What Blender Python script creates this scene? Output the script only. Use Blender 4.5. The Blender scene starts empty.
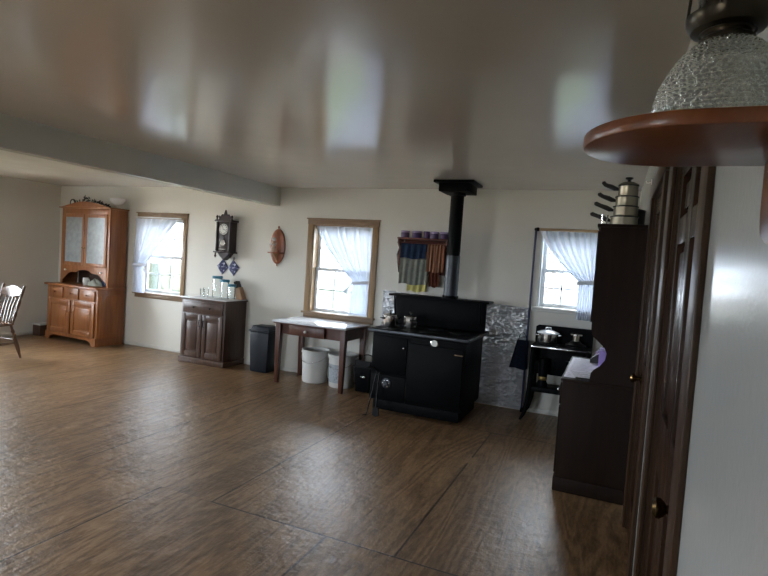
import bpy, bmesh, math, random
from mathutils import Vector, Matrix, Euler
random.seed(7)
S = bpy.context.scene
COL = S.collection
PI = math.pi

# ------------------------------------------------------------------ mesh helper
class MB:
    def __init__(self): self.bm = bmesh.new()
    def _merge(self, b, M=None):
        if M is not None: bmesh.ops.transform(b, matrix=M, verts=b.verts)
        me = bpy.data.meshes.new('tmp'); b.to_mesh(me); b.free()
        self.bm.from_mesh(me); bpy.data.meshes.remove(me)
        return self
    def box(self, x0, x1, y0, y1, z0, z1, bev=0, M=None):
        b = bmesh.new(); bmesh.ops.create_cube(b, size=1)
        for v in b.verts:
            v.co = Vector(((x0+x1)/2+v.co.x*(x1-x0), (y0+y1)/2+v.co.y*(y1-y0), (z0+z1)/2+v.co.z*(z1-z0)))
        if bev: bmesh.ops.bevel(b, geom=list(b.edges), offset=bev, segments=2, affect='EDGES', profile=.5)
        return self._merge(b, M)
    def taper(self, x0, x1, y0, y1, z0, z1, k, bev=0):
        b = bmesh.new(); bmesh.ops.create_cube(b, size=1)
        cx, cy = (x0+x1)/2, (y0+y1)/2
        for v in b.verts:
            s = 1 if v.co.z > 0 else k
            v.co = Vector((cx+v.co.x*(x1-x0)*s, cy+v.co.y*(y1-y0)*s, (z0+z1)/2+v.co.z*(z1-z0)))
        if bev: bmesh.ops.bevel(b, geom=list(b.edges), offset=bev, segments=2, affect='EDGES', profile=.5)
        return self._merge(b)
    def cyl(self, p0, p1, r0, r1=None, seg=16):
        return self.tube([p0, p1], [r0, r0 if r1 is None else r1], seg)
    def tube(self, pts, r, seg=8, closed=False):
        pts = [Vector(p) for p in pts]; n = len(pts)
        rs = r if isinstance(r, (list, tuple)) else [r]*n
        b = bmesh.new(); rings = []
        up = Vector((0, 0, 1))
        d0 = (pts[1]-pts[0]).normalized()
        u = d0.cross(up)
        if u.length < 1e-3: u = d0.cross(Vector((1, 0, 0)))
        u.normalize()
        for i, p in enumerate(pts):
            if closed: d = pts[(i+1) % n]-pts[i-1]
            elif i == 0: d = pts[1]-pts[0]
            elif i == n-1: d = pts[-1]-pts[-2]
            else: d = (pts[i+1]-pts[i]).normalized()+(pts[i]-pts[i-1]).normalized()
            d.normalize()
            u = (u-d*u.dot(d)).normalized(); w = d.cross(u)
            rings.append([b.verts.new(p+rs[i]*(math.cos(2*PI*k/seg)*u+math.sin(2*PI*k/seg)*w)) for k in range(seg)])
        m = n if closed else n-1
        for i in range(m):
            A, B = rings[i], rings[(i+1) % n]
            for k in range(seg): b.faces.new((A[k], A[(k+1) % seg], B[(k+1) % seg], B[k]))
        if not closed:
            b.faces.new(rings[0][::-1]); b.faces.new(rings[-1])
        bmesh.ops.recalc_face_normals(b, faces=b.faces)
        return self._merge(b)
    def lathe(self, prof, c=(0, 0, 0), seg=28, M=None):
        b = bmesh.new(); rings = []
        for r, z in prof:
            if r < 1e-5: rings.append([b.verts.new((c[0], c[1], c[2]+z))])
            else: rings.append([b.verts.new((c[0]+r*math.cos(2*PI*k/seg), c[1]+r*math.sin(2*PI*k/seg), c[2]+z)) for k in range(seg)])
        for A, B in zip(rings, rings[1:]):
            for k in range(seg):
                a0, a1 = A[k % len(A)], A[(k+1) % len(A)]
                b0, b1 = B[k % len(B)], B[(k+1) % len(B)]
                f = [a0]
                for q in (a1, b1, b0):
                    if q not in f: f.append(q)
                if len(f) > 2: b.faces.new(f)
        bmesh.ops.recalc_face_normals(b, faces=b.faces)
        return self._merge(b, M)
    def prism(self, poly, d0, d1, axis='y', bev=0):
        # poly in (x,z) for 'y', (y,z) for 'x', (x,y) for 'z'
        def P(a, c, d):
            return {'y': (a, d, c), 'x': (d, a, c), 'z': (a, c, d)}[axis]
        b = bmesh.new()
        A = [b.verts.new(P(p[0], p[1], d0)) for p in poly]
        B = [b.verts.new(P(p[0], p[1], d1)) for p in poly]
        b.faces.new(A); b.faces.new(B[::-1])
        n = len(poly)
        for i in range(n): b.faces.new((A[i], A[(i+1) % n], B[(i+1) % n], B[i]))
        bmesh.ops.recalc_face_normals(b, faces=b.faces)
        if bev: bmesh.ops.bevel(b, geom=list(b.edges), offset=bev, segments=2, affect='EDGES', profile=.5)
        return self._merge(b)
    def sheet(self, fn, nu, nv, th=0.0):
        b = bmesh.new()
        V = [[b.verts.new(fn(i/nu, j/nv)) for j in range(nv+1)] for i in range(nu+1)]
        for i in range(nu):
            for j in range(nv): b.faces.new((V[i][j], V[i+1][j], V[i+1][j+1], V[i][j+1]))
        bmesh.ops.recalc_face_normals(b, faces=b.faces)
        if th:
            b.normal_update()
            bmesh.ops.solidify(b, geom=list(b.faces), thickness=th)
        return self._merge(b)
    def ball(self, c, r, sx=1, sy=1, sz=1, seg=14):
        b = bmesh.new(); bmesh.ops.create_uvsphere(b, u_segments=seg, v_segments=max(6, seg*2//3), radius=r)
        for v in b.verts: v.co = Vector((c[0]+v.co.x*sx, c[1]+v.co.y*sy, c[2]+v.co.z*sz))
        return self._merge(b)
    def build(self, name, mat, parent=None, smooth=True, ang=35, loc=None):
        me = bpy.data.meshes.new(name); self.bm.to_mesh(me); self.bm.free()
        if mat is not None: me.materials.append(mat)
        if smooth:
            for p in me.polygons: p.use_smooth = True
            me.set_sharp_from_angle(angle=math.radians(ang))
        o = bpy.data.objects.new(name, me); COL.objects.link(o)
        if parent is not None: o.parent = parent
        if loc: o.location = loc
        return o

def thing(name, label, cat, loc=(0, 0, 0), rz=0, group=None):
    o = bpy.data.objects.new(name, None); COL.objects.link(o)
    o.empty_display_size = .1
    o.location = loc; o.rotation_euler = (0, 0, rz)
    o['label'] = label; o['category'] = cat
    if group: o['group'] = group
    return o
def tag(o, label, cat, group=None):
    o['label'] = label; o['category'] = cat
    if group: o['group'] = group
    return o
def struct(o, label=None):
    o['kind'] = 'structure'
    if label: o['label'] = label
    return o
def dup(root, loc, rz=None, label=None):
    r = root.copy(); COL.objects.link(r); r.location = loc
    if rz is not None: r.rotation_euler = (0, 0, rz)
    if label: r['label'] = label
    for ch in list(root.children):
        c = ch.copy(); COL.objects.link(c); c.parent = r
        for g in ch.children:
            d = g.copy(); COL.objects.link(d); d.parent = c
    return r

# ------------------------------------------------------------------ materials
def newmat(name):
    m = bpy.data.materials.new(name); m.use_nodes = True
    nt = m.node_tree; b = nt.nodes['Principled BSDF']
    return m, nt, b
def N(nt, t, **kw):
    n = nt.nodes.new(t)
    for k, v in kw.items(): setattr(n, k, v)
    return n
def rgb(c): return (c[0], c[1], c[2], 1)
def coords(nt, scale=(1, 1, 1), rot=(0, 0, 0)):
    tc = N(nt, 'ShaderNodeTexCoord'); mp = N(nt, 'ShaderNodeMapping')
    mp.inputs['Scale'].default_value = scale; mp.inputs['Rotation'].default_value = rot
    nt.links.new(tc.outputs['Object'], mp.inputs['Vector'])
    return mp.outputs['Vector']
def noise(nt, vec, scale, detail=4, rough=.55, dist=0):
    n = N(nt, 'ShaderNodeTexNoise')
    n.inputs['Scale'].default_value = scale; n.inputs['Detail'].default_value = detail
    n.inputs['Roughness'].default_value = rough; n.inputs['Distortion'].default_value = dist
    nt.links.new(vec, n.inputs['Vector'])
    return n.outputs['Fac']
def ramp(nt, fac, stops):
    r = N(nt, 'ShaderNodeValToRGB'); e = r.color_ramp.elements
    while len(e) < len(stops): e.new(.5)
    for el, (p, c) in zip(e, stops): el.position = p; el.color = rgb(c)
    nt.links.new(fac, r.inputs['Fac']); return r.outputs['Color']
def bump(nt, b, h, strength, dist=.01):
    n = N(nt, 'ShaderNodeBump'); n.inputs['Strength'].default_value = strength; n.inputs['Distance'].default_value = dist
    nt.links.new(h, n.inputs['Height']); nt.links.new(n.outputs['Normal'], b.inputs['Normal']); return n
def plain(name, c, rough=.5, metal=0, var=.12, nscale=8, bmp=0, bscale=40, spec=.5, coat=0):
    m, nt, b = newmat(name)
    v = coords(nt)
    f = noise(nt, v, nscale, 4)
    col = ramp(nt, f, [(.3, [x*(1-var) for x in c]), (.7, [min(1, x*(1+var)) for x in c])])
    nt.links.new(col, b.inputs['Base Color'])
    b.inputs['Roughness'].default_value = rough; b.inputs['Metallic'].default_value = metal
    b.inputs['Specular IOR Level'].default_value = spec
    if coat: b.inputs['Coat Weight'].default_value = coat; b.inputs['Coat Roughness'].default_value = .15
    if bmp: bump(nt, b, noise(nt, v, bscale, 3), bmp, .004)
    return m
def wood(name, c1, c2, rough=.4, axis='z', scale=1, spec=.4, bmp=.15):
    m, nt, b = newmat(name)
    s = {'x': (1.2, 14, 14), 'y': (14, 1.2, 14), 'z': (14, 14, 1.2)}[axis]
    v = coords(nt, tuple(a*scale for a in s))
    f = noise(nt, v, 1.6, 6, .6, 1.2)
    col = ramp(nt, f, [(.28, c1), (.5, [(a+q)/2 for a, q in zip(c1, c2)]), (.72, c2)])
    nt.links.new(col, b.inputs['Base Color'])
    b.inputs['Roughness'].default_value = rough; b.inputs['Specular IOR Level'].default_value = spec
    bump(nt, b, f, bmp, .003)
    return m
def glassy(name, tint=(1, 1, 1), rough=0.0, gloss=1.0, bmp=0):
    m, nt, b = newmat(name); nt.nodes.remove(b)
    out = nt.nodes['Material Output']
    t = N(nt, 'ShaderNodeBsdfTransparent'); t.inputs['Color'].default_value = rgb(tint)
    g = N(nt, 'ShaderNodeBsdfGlossy'); g.inputs['Roughness'].default_value = rough
    fr = N(nt, 'ShaderNodeFresnel'); fr.inputs['IOR'].default_value = 1.45
    mu = N(nt, 'ShaderNodeMath', operation='MULTIPLY'); mu.inputs[1].default_value = gloss
    mx = N(nt, 'ShaderNodeMixShader')
    nt.links.new(fr.outputs[0], mu.inputs[0]); nt.links.new(mu.outputs[0], mx.inputs['Fac'])
    nt.links.new(t.outputs[0], mx.inputs[1]); nt.links.new(g.outputs[0], mx.inputs[2])
    nt.links.new(mx.outputs[0], out.inputs['Surface'])
    return m
def fabric(name, c, trans=.3, var=.06, stripes=None, see=0.0):
    m, nt, b = newmat(name); nt.nodes.remove(b)
    out = nt.nodes['Material Output']
    v = coords(nt); f = noise(nt, v, 30, 3)
    col = ramp(nt, f, [(.3, [x*(1-var) for x in c]), (.7, [min(1, x*(1+var)) for x in c])])
    if stripes:
        w = N(nt, 'ShaderNodeTexWave'); w.inputs['Scale'].default_value = stripes[0]
        nt.links.new(v, w.inputs['Vector'])
        mxc = N(nt, 'ShaderNodeMix', data_type='RGBA')
        rr = ramp(nt, w.outputs['Fac'], [(.42, (0, 0, 0)), (.58, (1, 1, 1))])
        nt.links.new(rr, mxc.inputs[0]); nt.links.new(col, mxc.inputs[6]); mxc.inputs[7].default_value = rgb(stripes[1])
        col = mxc.outputs[2]
    d = N(nt, 'ShaderNodeBsdfDiffuse'); t = N(nt, 'ShaderNodeBsdfTranslucent'); mx = N(nt, 'ShaderNodeMixShader')
    nt.links.new(col, d.inputs['Color']); nt.links.new(col, t.inputs['Color'])
    mx.inputs['Fac'].default_value = trans
    nt.links.new(d.outputs[0], mx.inputs[1]); nt.links.new(t.outputs[0], mx.inputs[2])
    last = mx.outputs[0]
    if see:
        tr = N(nt, 'ShaderNodeBsdfTransparent'); m2 = N(nt, 'ShaderNodeMixShader'); m2.inputs['Fac'].default_value = see
        nt.links.new(last, m2.inputs[1]); nt.links.new(tr.outputs[0], m2.inputs[2]); last = m2.outputs[0]
    nt.links.new(last, out.inputs['Surface'])
    return m

def wall_mat(name, c, rough, bmp=.1, bscale=60, big=0, spec=.5):
    m, nt, b = newmat(name); v = coords(nt)
    f = noise(nt, v, 1.3, 3)
    col = ramp(nt, f, [(.3, [x*.97 for x in c]), (.7, c)])
    nt.links.new(col, b.inputs['Base Color']); b.inputs['Roughness'].default_value = rough
    b.inputs['Specular IOR Level'].default_value = spec
    h = noise(nt, v, bscale, 3)
    n1 = N(nt, 'ShaderNodeBump'); n1.inputs['Strength'].default_value = bmp; n1.inputs['Distance'].default_value = .002
    nt.links.new(h, n1.inputs['Height'])
    if big:
        n2 = N(nt, 'ShaderNodeBump'); n2.inputs['Strength'].default_value = 1.0; n2.inputs['Distance'].default_value = big
        nt.links.new(noise(nt, v, 1.1, 2, .45), n2.inputs['Height']); nt.links.new(n1.outputs['Normal'], n2.inputs['Normal'])
        nt.links.new(n2.outputs['Normal'], b.inputs['Normal'])
    else: nt.links.new(n1.outputs['Normal'], b.inputs['Normal'])
    return m

M = {}
M['wall'] = wall_mat('wall_paint', (.66, .645, .585), .5)
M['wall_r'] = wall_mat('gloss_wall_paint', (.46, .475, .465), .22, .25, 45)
M['ceil'] = wall_mat('gloss_ceiling_paint', (.70, .665, .585), .16, .12, 30, .012, spec=1.0)
M['beam'] = wall_mat('beam_paint', (.62, .61, .55), .14, .1, 40)
M['trimwhite'] = plain('white_trim_paint', (.62, .61, .57), .4, var=.05)
M['sash'] = plain('white_sash', (.72, .74, .76), .35, var=.03)
M['oak'] = wood('casing_oak', (.22, .135, .07), (.34, .22, .115), .4, 'z', 1)
M['oakx'] = wood('casing_oak_flat', (.17, .105, .06), (.28, .18, .10), .4, 'x', 1)
M['orange_oak'] = wood('cupboard_oak', (.19, .066, .021), (.34, .132, .043), .35, 'z', .7)
M['dark_oak'] = wood('cabinet_walnut', (.040, .020, .013), (.085, .042, .026), .38, 'z', .8)
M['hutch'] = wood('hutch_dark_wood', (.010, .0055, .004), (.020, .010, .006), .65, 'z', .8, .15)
M['table_wood'] = wood('table_cherry', (.055, .018, .011), (.115, .04, .022), .35, 'z', .8)
M['door_dark'] = wood('door_dark_stain', (.020, .0095, .006), (.050, .023, .012), .24, 'z', .8, .3)
M['door_trim'] = wood('door_casing_stain', (.026, .013, .0065), (.062, .031, .015), .38, 'z', .8, .25)
M['shelf_wood'] = wood('lamp_shelf_cherry', (.115, .034, .010), (.20, .064, .020), .28, 'y', .8, .5)
M['plaque'] = wood('plaque_cherry', (.20, .058, .024), (.30, .095, .04), .35, 'z', 1)
M['rack'] = wood('rack_mahogany', (.085, .022, .014), (.15, .042, .026), .4, 'x', 1)
M['chair'] = wood('chair_maple', (.060, .028, .014), (.12, .06, .032), .22, 'z', 1, .6)
M['clock'] = wood('clock_ebony', (.012, .006, .008), (.035, .016, .016), .3, 'z', 1)
M['black'] = plain('black_enamel', (.0025, .003, .0036), .5, var=.2, spec=.07)
M['iron'] = plain('cast_iron', (.003, .003, .0034), .55, var=.2, bmp=.2, spec=.25)
M['ironm'] = plain('stove_pipe_steel', (.05, .055, .062), .38, metal=.7, var=.15)
M['steel'] = plain('stainless', (.60, .58, .55), .18, metal=1, var=.05)
M['pan'] = plain('pan_steel', (.31, .285, .225), .33, metal=1, var=.06)
M['chrome'] = plain('chrome', (.72, .72, .72), .15, metal=1, var=.03)
M['brass'] = plain('brass', (.50, .34, .13), .25, metal=1, var=.1)
M['oldbrass'] = plain('aged_brass', (.13, .085, .035), .22, metal=1, var=.2)
M['bronze'] = plain('dark_bronze', (.045, .036, .024), .28, metal=.9, var=.25)
M['bakelite'] = plain('black_handle', (.012, .011, .011), .35)
M['plastic_w'] = plain('white_plastic', (.62, .62, .60), .4, var=.04)
M['label'] = plain('bucket_label', (.36, .40, .45), .5, var=.35, nscale=60)
M['navy'] = plain('navy_plastic', (.006, .009, .015), .45, var=.15, spec=.3)
M['enamel'] = plain('white_enamel', (.72, .74, .78), .16, var=.04)
M['knobw'] = plain('white_ceramic', (.75, .73, .69), .2, var=.03)
M['blue_lid'] = plain('teal_lid', (.035, .20, .30), .4, var=.1)
M['glass'] = glassy('clear_glass', (.975, .985, .985), .03, .7)
M['pane'] = glassy('window_glass', (.96, .97, .97), .0, .8)
M['dusty'] = plain('frosted_door_glass', (.28, .31, .32), .3, var=.18, nscale=14)
M['curtain'] = fabric('curtain_voile', (.77, .805, .87), .14, .03, see=0)
M['navy_cloth'] = fabric('navy_cloth', (.016, .022, .038), .05, .2)
M['blue_towel'] = fabric('blue_towel', (.022, .038, .075), .05, .2)
M['grey_towel'] = fabric('grey_green_towel', (.20, .215, .19), .1, .15)
M['rust_towel'] = fabric('rust_towel', (.12, .04, .026), .08, .25)
M['stripe_towel'] = fabric('striped_towel', (.15, .05, .03), .08, .2, (9, (.33, .19, .12)))
M['yellow_towel'] = fabric('yellow_towel', (.62, .57, .21), .15, .1)
M['purple'] = plain('purple_glaze', (.085, .045, .14), .3)
M['lilac'] = plain('lilac_glaze', (.38, .30, .50), .35)
M['tissue'] = plain('purple_card', (.30, .20, .55), .5)
M['paper'] = plain('paper', (.84, .82, .93), .7, var=.03)
M['ink'] = plain('grey_print', (.20, .20, .26), .7, var=.3, nscale=90)
M['dial'] = plain('dial_white', (.70, .70, .66), .35, var=.04)
M['porcelain'] = plain('porcelain', (.70, .70, .68), .25, var=.04)
M['blush'] = plain('figurine_paint', (.52, .36, .28), .4, var=.3, nscale=25)
M['leaf'] = plain('dark_leaf', (.012, .016, .012), .5, var=.4, nscale=30)
M['lightwood'] = wood('knife_block_wood', (.30, .17, .09), (.42, .25, .14), .45, 'z', 1)
M['rodwood'] = wood('rod_wood', (.38, .25, .13), (.50, .35, .20), .4, 'x', 1)
M['pole'] = plain('dark_blue_pole', (.012, .022, .075), .4)
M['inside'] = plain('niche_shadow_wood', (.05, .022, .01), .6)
M['oven_dark'] = plain('dark_pot', (.018, .022, .02), .4)
M['yellow_bit'] = plain('burner_brass', (.35, .25, .09), .4, metal=.8)

def foil():
    m, nt, b = newmat('foil_shield'); v = coords(nt)
    b.inputs['Base Color'].default_value = (.56, .575, .62, 1); b.inputs['Metallic'].default_value = 1; b.inputs['Roughness'].default_value = .34
    v = coords(nt, (1, 1, 1.6))
    vo = N(nt, 'ShaderNodeTexVoronoi'); vo.inputs['Scale'].default_value = 24; nt.links.new(v, vo.inputs['Vector'])
    f = noise(nt, v, 16, 4, .6, 1.0)
    ad = N(nt, 'ShaderNodeMath', operation='ADD'); nt.links.new(vo.outputs['Distance'], ad.inputs[0]); nt.links.new(f, ad.inputs[1])
    bump(nt, b, ad.outputs[0], .8, .025)
    return m
M['foil'] = foil()

def diamond():
    m, nt, b = newmat('blue_white_quilt'); v = coords(nt, (1, 1, 1), (0, PI/4, 0))
    c = N(nt, 'ShaderNodeTexChecker'); c.inputs['Scale'].default_value = 30
    c.inputs['Color1'].default_value = (.016, .018, .085, 1); c.inputs['Color2'].default_value = (.40, .42, .55, 1)
    nt.links.new(v, c.inputs['Vector'])
    vo = N(nt, 'ShaderNodeTexNoise'); vo.inputs['Scale'].default_value = 26
    nt.links.new(v, vo.inputs['Vector'])
    mx = N(nt, 'ShaderNodeMix', data_type='RGBA')
    rr = ramp(nt, vo.outputs['Fac'], [(.48, (0, 0, 0)), (.56, (1, 1, 1))])
    nt.links.new(rr, mx.inputs[0]); nt.links.new(c.outputs['Color'], mx.inputs[7]); mx.inputs[6].default_value = (.016, .018, .085, 1)
    nt.links.new(mx.outputs[2], b.inputs['Base Color']); b.inputs['Roughness'].default_value = .7
    return m
M['diamond'] = diamond()

def floor_mat():
    m, nt, b = newmat('varnished_plywood'); L = nt.links
    tc = N(nt, 'ShaderNodeTexCoord'); sep = N(nt, 'ShaderNodeSeparateXYZ'); L.new(tc.outputs['Object'], sep.inputs[0])
    def math_(op, a, c=None, d=None):
        n = N(nt, 'ShaderNodeMath', operation=op)
        for i, q in enumerate((a, c, d)):
            if q is None: continue
            if isinstance(q, (int, float)): n.inputs[i].default_value = q
            else: L.new(q, n.inputs[i])
        return n.outputs[0]
    x, y = sep.outputs[0], sep.outputs[1]
    ry = math_('DIVIDE', math_('SUBTRACT', y, 2.57), 2.44)
    row = math_('FLOOR', ry)
    odd = math_('ABSOLUTE', math_('MODULO', row, 2.0))
    fx = math_('DIVIDE', math_('ADD', math_('SUBTRACT', x, -2.16), math_('MULTIPLY', odd, -.81)), 1.22)
    colx = math_('FLOOR', fx)
    def edge(f, size):
        fr = math_('FRACT', f); return math_('MULTIPLY', math_('MINIMUM', fr, math_('SUBTRACT', 1.0, fr)), size)
    rowd = math_('ADD', edge(ry, 2.44), math_('MULTIPLY', math_('LESS_THAN', x, -2.17), 9.0))
    d = math_('MINIMUM', edge(fx, 1.22), rowd)
    # per-sheet offset
    cmb = N(nt, 'ShaderNodeCombineXYZ')
    L.new(math_('ADD', math_('MULTIPLY', x, 1.0), math_('MULTIPLY', colx, 3.7)), cmb.inputs[0])
    L.new(math_('ADD', math_('MULTIPLY', y, .11), math_('MULTIPLY', row, 5.3)), cmb.inputs[1])
    g = noise(nt, cmb.outputs[0], 2.6, 3, .5, .5)
    rings = math_('ADD', math_('MULTIPLY', math_('SINE', math_('MULTIPLY', g, 95.0)), .5), .5)
    fine = N(nt, 'ShaderNodeMapping'); fine.inputs['Scale'].default_value = (55, 11, 1); L.new(tc.outputs['Object'], fine.inputs['Vector'])
    ff = noise(nt, fine.outputs[0], 1.0, 5, .65, .4)
    mixf = math_('ADD', math_('MULTIPLY', rings, .20), math_('MULTIPLY', ff, .82))
    col = ramp(nt, mixf, [(.27, (.095, .053, .025)), (.46, (.205, .122, .060)), (.70, (.35, .225, .120))])
    big = noise(nt, tc.outputs['Object'], .9, 3, .6)
    tint = ramp(nt, big, [(.3, (.72, .70, .70)), (.7, (1.12, 1.1, 1.08))])
    mul = N(nt, 'ShaderNodeMix', data_type='RGBA', blend_type='MULTIPLY'); mul.inputs[0].default_value = 1
    L.new(col, mul.inputs[6]); L.new(tint, mul.inputs[7])
    # knots
    vm = N(nt, 'ShaderNodeMapping'); vm.inputs['Scale'].default_value = (2.1, 1.3, 0); L.new(tc.outputs['Object'], vm.inputs['Vector'])
    vo = N(nt, 'ShaderNodeTexVoronoi'); vo.inputs['Scale'].default_value = 1.0; L.new(vm.outputs[0], vo.inputs['Vector'])
    knot = math_('LESS_THAN', vo.outputs['Distance'], .035)
    seamn = noise(nt, tc.outputs['Object'], 1.1, 2)
    seam = math_('MULTIPLY', math_('LESS_THAN', d, .0065), math_('GREATER_THAN', seamn, .36))
    dark = math_('MAXIMUM', math_('MULTIPLY', knot, .75), math_('MULTIPLY', seam, .92))
    mk = N(nt, 'ShaderNodeMix', data_type='RGBA'); L.new(dark, mk.inputs[0]); L.new(mul.outputs[2], mk.inputs[6]); mk.inputs[7].default_value = (.018, .010, .006, 1)
    L.new(mk.outputs[2], b.inputs['Base Color'])
    rn = noise(nt, tc.outputs['Object'], 2.4, 5, .65)
    rr = N(nt, 'ShaderNodeMapRange'); rr.inputs['To Min'].default_value = .25; rr.inputs['To Max'].default_value = .45
    L.new(rn, rr.inputs['Value']); L.new(rr.outputs[0], b.inputs['Roughness'])
    b.inputs['Specular IOR Level'].default_value = .5
    wav = noise(nt, tc.outputs['Object'], 11, 5, .65)
    h = math_('SUBTRACT', math_('ADD', math_('MULTIPLY', ff, .25), wav), math_('MULTIPLY', seam, 1.2))
    bump(nt, b, h, .6, .011)
    return m
M['floor'] = floor_mat()

def lamp_glass():
    m, nt, b = newmat('pressed_lamp_glass'); v = coords(nt)
    nt.nodes.remove(b); out = nt.nodes['Material Output']
    tc = N(nt, 'ShaderNodeTexCoord'); sp = N(nt, 'ShaderNodeSeparateXYZ'); nt.links.new(tc.outputs['Object'], sp.inputs[0])
    at = N(nt, 'ShaderNodeMath', operation='ARCTAN2'); nt.links.new(sp.outputs[1], at.inputs[0]); nt.links.new(sp.outputs[0], at.inputs[1])
    def mth(op, a, c):
        n = N(nt, 'ShaderNodeMath', operation=op)
        for i, q in enumerate((a, c)):
            if isinstance(q, (int, float)): n.inputs[i].default_value = q
            elif q is not None: nt.links.new(q, n.inputs[i])
        return n.outputs[0]
    s1 = mth('SINE', mth('MULTIPLY', sp.outputs[2], 950.0), None)
    s2 = mth('SINE', mth('ADD', mth('MULTIPLY', at.outputs[0], 34.0), mth('MULTIPLY', noise(nt, v, 120, 2), 16.0)), None)
    hh = mth('ADD', mth('MULTIPLY', s1, .5), mth('MULTIPLY', s2, .5))
    bp = N(nt, 'ShaderNodeBump'); bp.inputs['Strength'].default_value = 1.0; bp.inputs['Distance'].default_value = .0012
    nt.links.new(hh, bp.inputs['Height'])
    g = N(nt, 'ShaderNodeBsdfGlossy'); g.inputs['Roughness'].default_value = .04; g.inputs['Color'].default_value = (.95, .97, .95, 1)
    t = N(nt, 'ShaderNodeBsdfTransparent'); t.inputs['Color'].default_value = (.80, .81, .76, 1)
    d = N(nt, 'ShaderNodeBsdfTranslucent'); d.inputs['Color'].default_value = (.92, .93, .88, 1)
    fr = N(nt, 'ShaderNodeLayerWeight'); fr.inputs['Blend'].default_value = .6
    for n in (g, d, fr): nt.links.new(bp.outputs['Normal'], n.inputs['Normal'])
    m1 = N(nt, 'ShaderNodeMixShader'); m1.inputs['Fac'].default_value = .34
    nt.links.new(t.outputs[0], m1.inputs[1]); nt.links.new(d.outputs[0], m1.inputs[2])
    m2 = N(nt, 'ShaderNodeMixShader'); nt.links.new(fr.outputs['Facing'], m2.inputs['Fac'])
    nt.links.new(m1.outputs[0], m2.inputs[1]); nt.links.new(g.outputs[0], m2.inputs[2])
    nt.links.new(m2.outputs[0], out.inputs['Surface'])
    return m
M['lamp_glass'] = lamp_glass()

def lawn_mat():
    m, nt, b = newmat('lawn_grass'); v = coords(nt)
    f = noise(nt, v, .35, 5, .7)
    c = ramp(nt, f, [(.3, (.0098, .0185, .0058)), (.7, (.0138, .0240, .0082))])
    nt.links.new(c, b.inputs['Base Color']); b.inputs['Roughness'].default_value = .9
    b.inputs['Specular IOR Level'].default_value = .1
    return m
M['lawn'] = lawn_mat()
M['gravel'] = plain('pale_gravel', (.045, .043, .042), .9, var=.15, nscale=2)
M['reflector'] = plain('pale_bounce_ground', (.56, .48, .38), .9, var=.12, nscale=3)  # pale colour of the unseen ground that bounces daylight indoors
M['bark'] = plain('grey_bark', (.16, .12, .10), .9, var=.2, nscale=6)
M['far_tree'] = plain('far_foliage', (.05, .08, .035), .9, var=.35, nscale=2)

# ------------------------------------------------------------------ the room
XL, XR, YB, YF, H = -8.52, .19, 6.02, -3.0, 2.44
T = .16
struct(MB().box(XL-T, XR+T, YF-T, YB+T, -.12, 0).build('floor', M['floor'], smooth=False))
struct(MB().box(XL-T, XR+T, YF-T, YB+T, H, H+.12).build('ceiling', M['ceil'], smooth=False))
def wall_with_holes(name, mat, a0, a1, holes, d0, d1, axis):
    m = MB()
    def seg(a, c, z0, z1):
        if c-a < 1e-4 or z1-z0 < 1e-4: return
        if axis == 'x': m.box(a, c, d0, d1, z0, z1)
        else: m.box(d0, d1, a, c, z0, z1)
    cur = a0
    for (h0, h1, z0, z1) in sorted(holes):
        seg(cur, h0, 0, H); seg(h0, h1, 0, z0); seg(h0, h1, z1, H); cur = h1
    seg(cur, a1, 0, H)
    return struct(m.build(name, mat, smooth=False))
W1 = (-6.665, -5.835, .84, 1.975); W2 = (-3.63, -2.77, .84, 1.975); W3 = (-.745, -.10, 1.17, 1.985)
W4 = (3.15, 4.7, .6, 2.1); W5 = (-.6, .6, .84, 1.97)
W6 = (-6.4, -5.2, .7, 2.1); W7 = (-2.6, -1.8, .84, 1.97)
wall_with_holes('wall_back', M['wall'], XL-T, XR+T, [W1, W2, W3], YB, YB+T, 'x')
wall_with_holes('wall_left', M['wall'], YF, YB, [W4, W5], XL-T, XL, 'y')
wall_with_holes('wall_front', M['wall'], XL-T, XR+T, [W6, W7], YF-T, YF, 'x')
wall_with_holes('wall_right', M['wall_r'], YF, YB, [(1.50, 2.31, 0, 2.04), (2.80, 3.60, 0, 2.04)], XR, XR+T, 'y')
struct(MB().box(-4.31, -4.17, YF, YB, 2.195, H, .006).build('ceiling_beam', M['beam']), 'dropped white beam under the ceiling')
b = MB()
for a, c in ((-6.9, -5.37), (-4.62, -2.45), (-.82, XR)): b.box(a, c, YB-.014, YB, 0, .05, .003)
struct(b.build('baseboard_back', M['trimwhite']))
struct(MB().box(XL, XL+.014, YF, YB, 0, .05, .003).build('baseboard_left', M['trimwhite']))
struct(MB().box(XR-.012, XR, YF, 1.37, 0, .05, .003).build('baseboard_right', M['trimwhite']))

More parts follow.
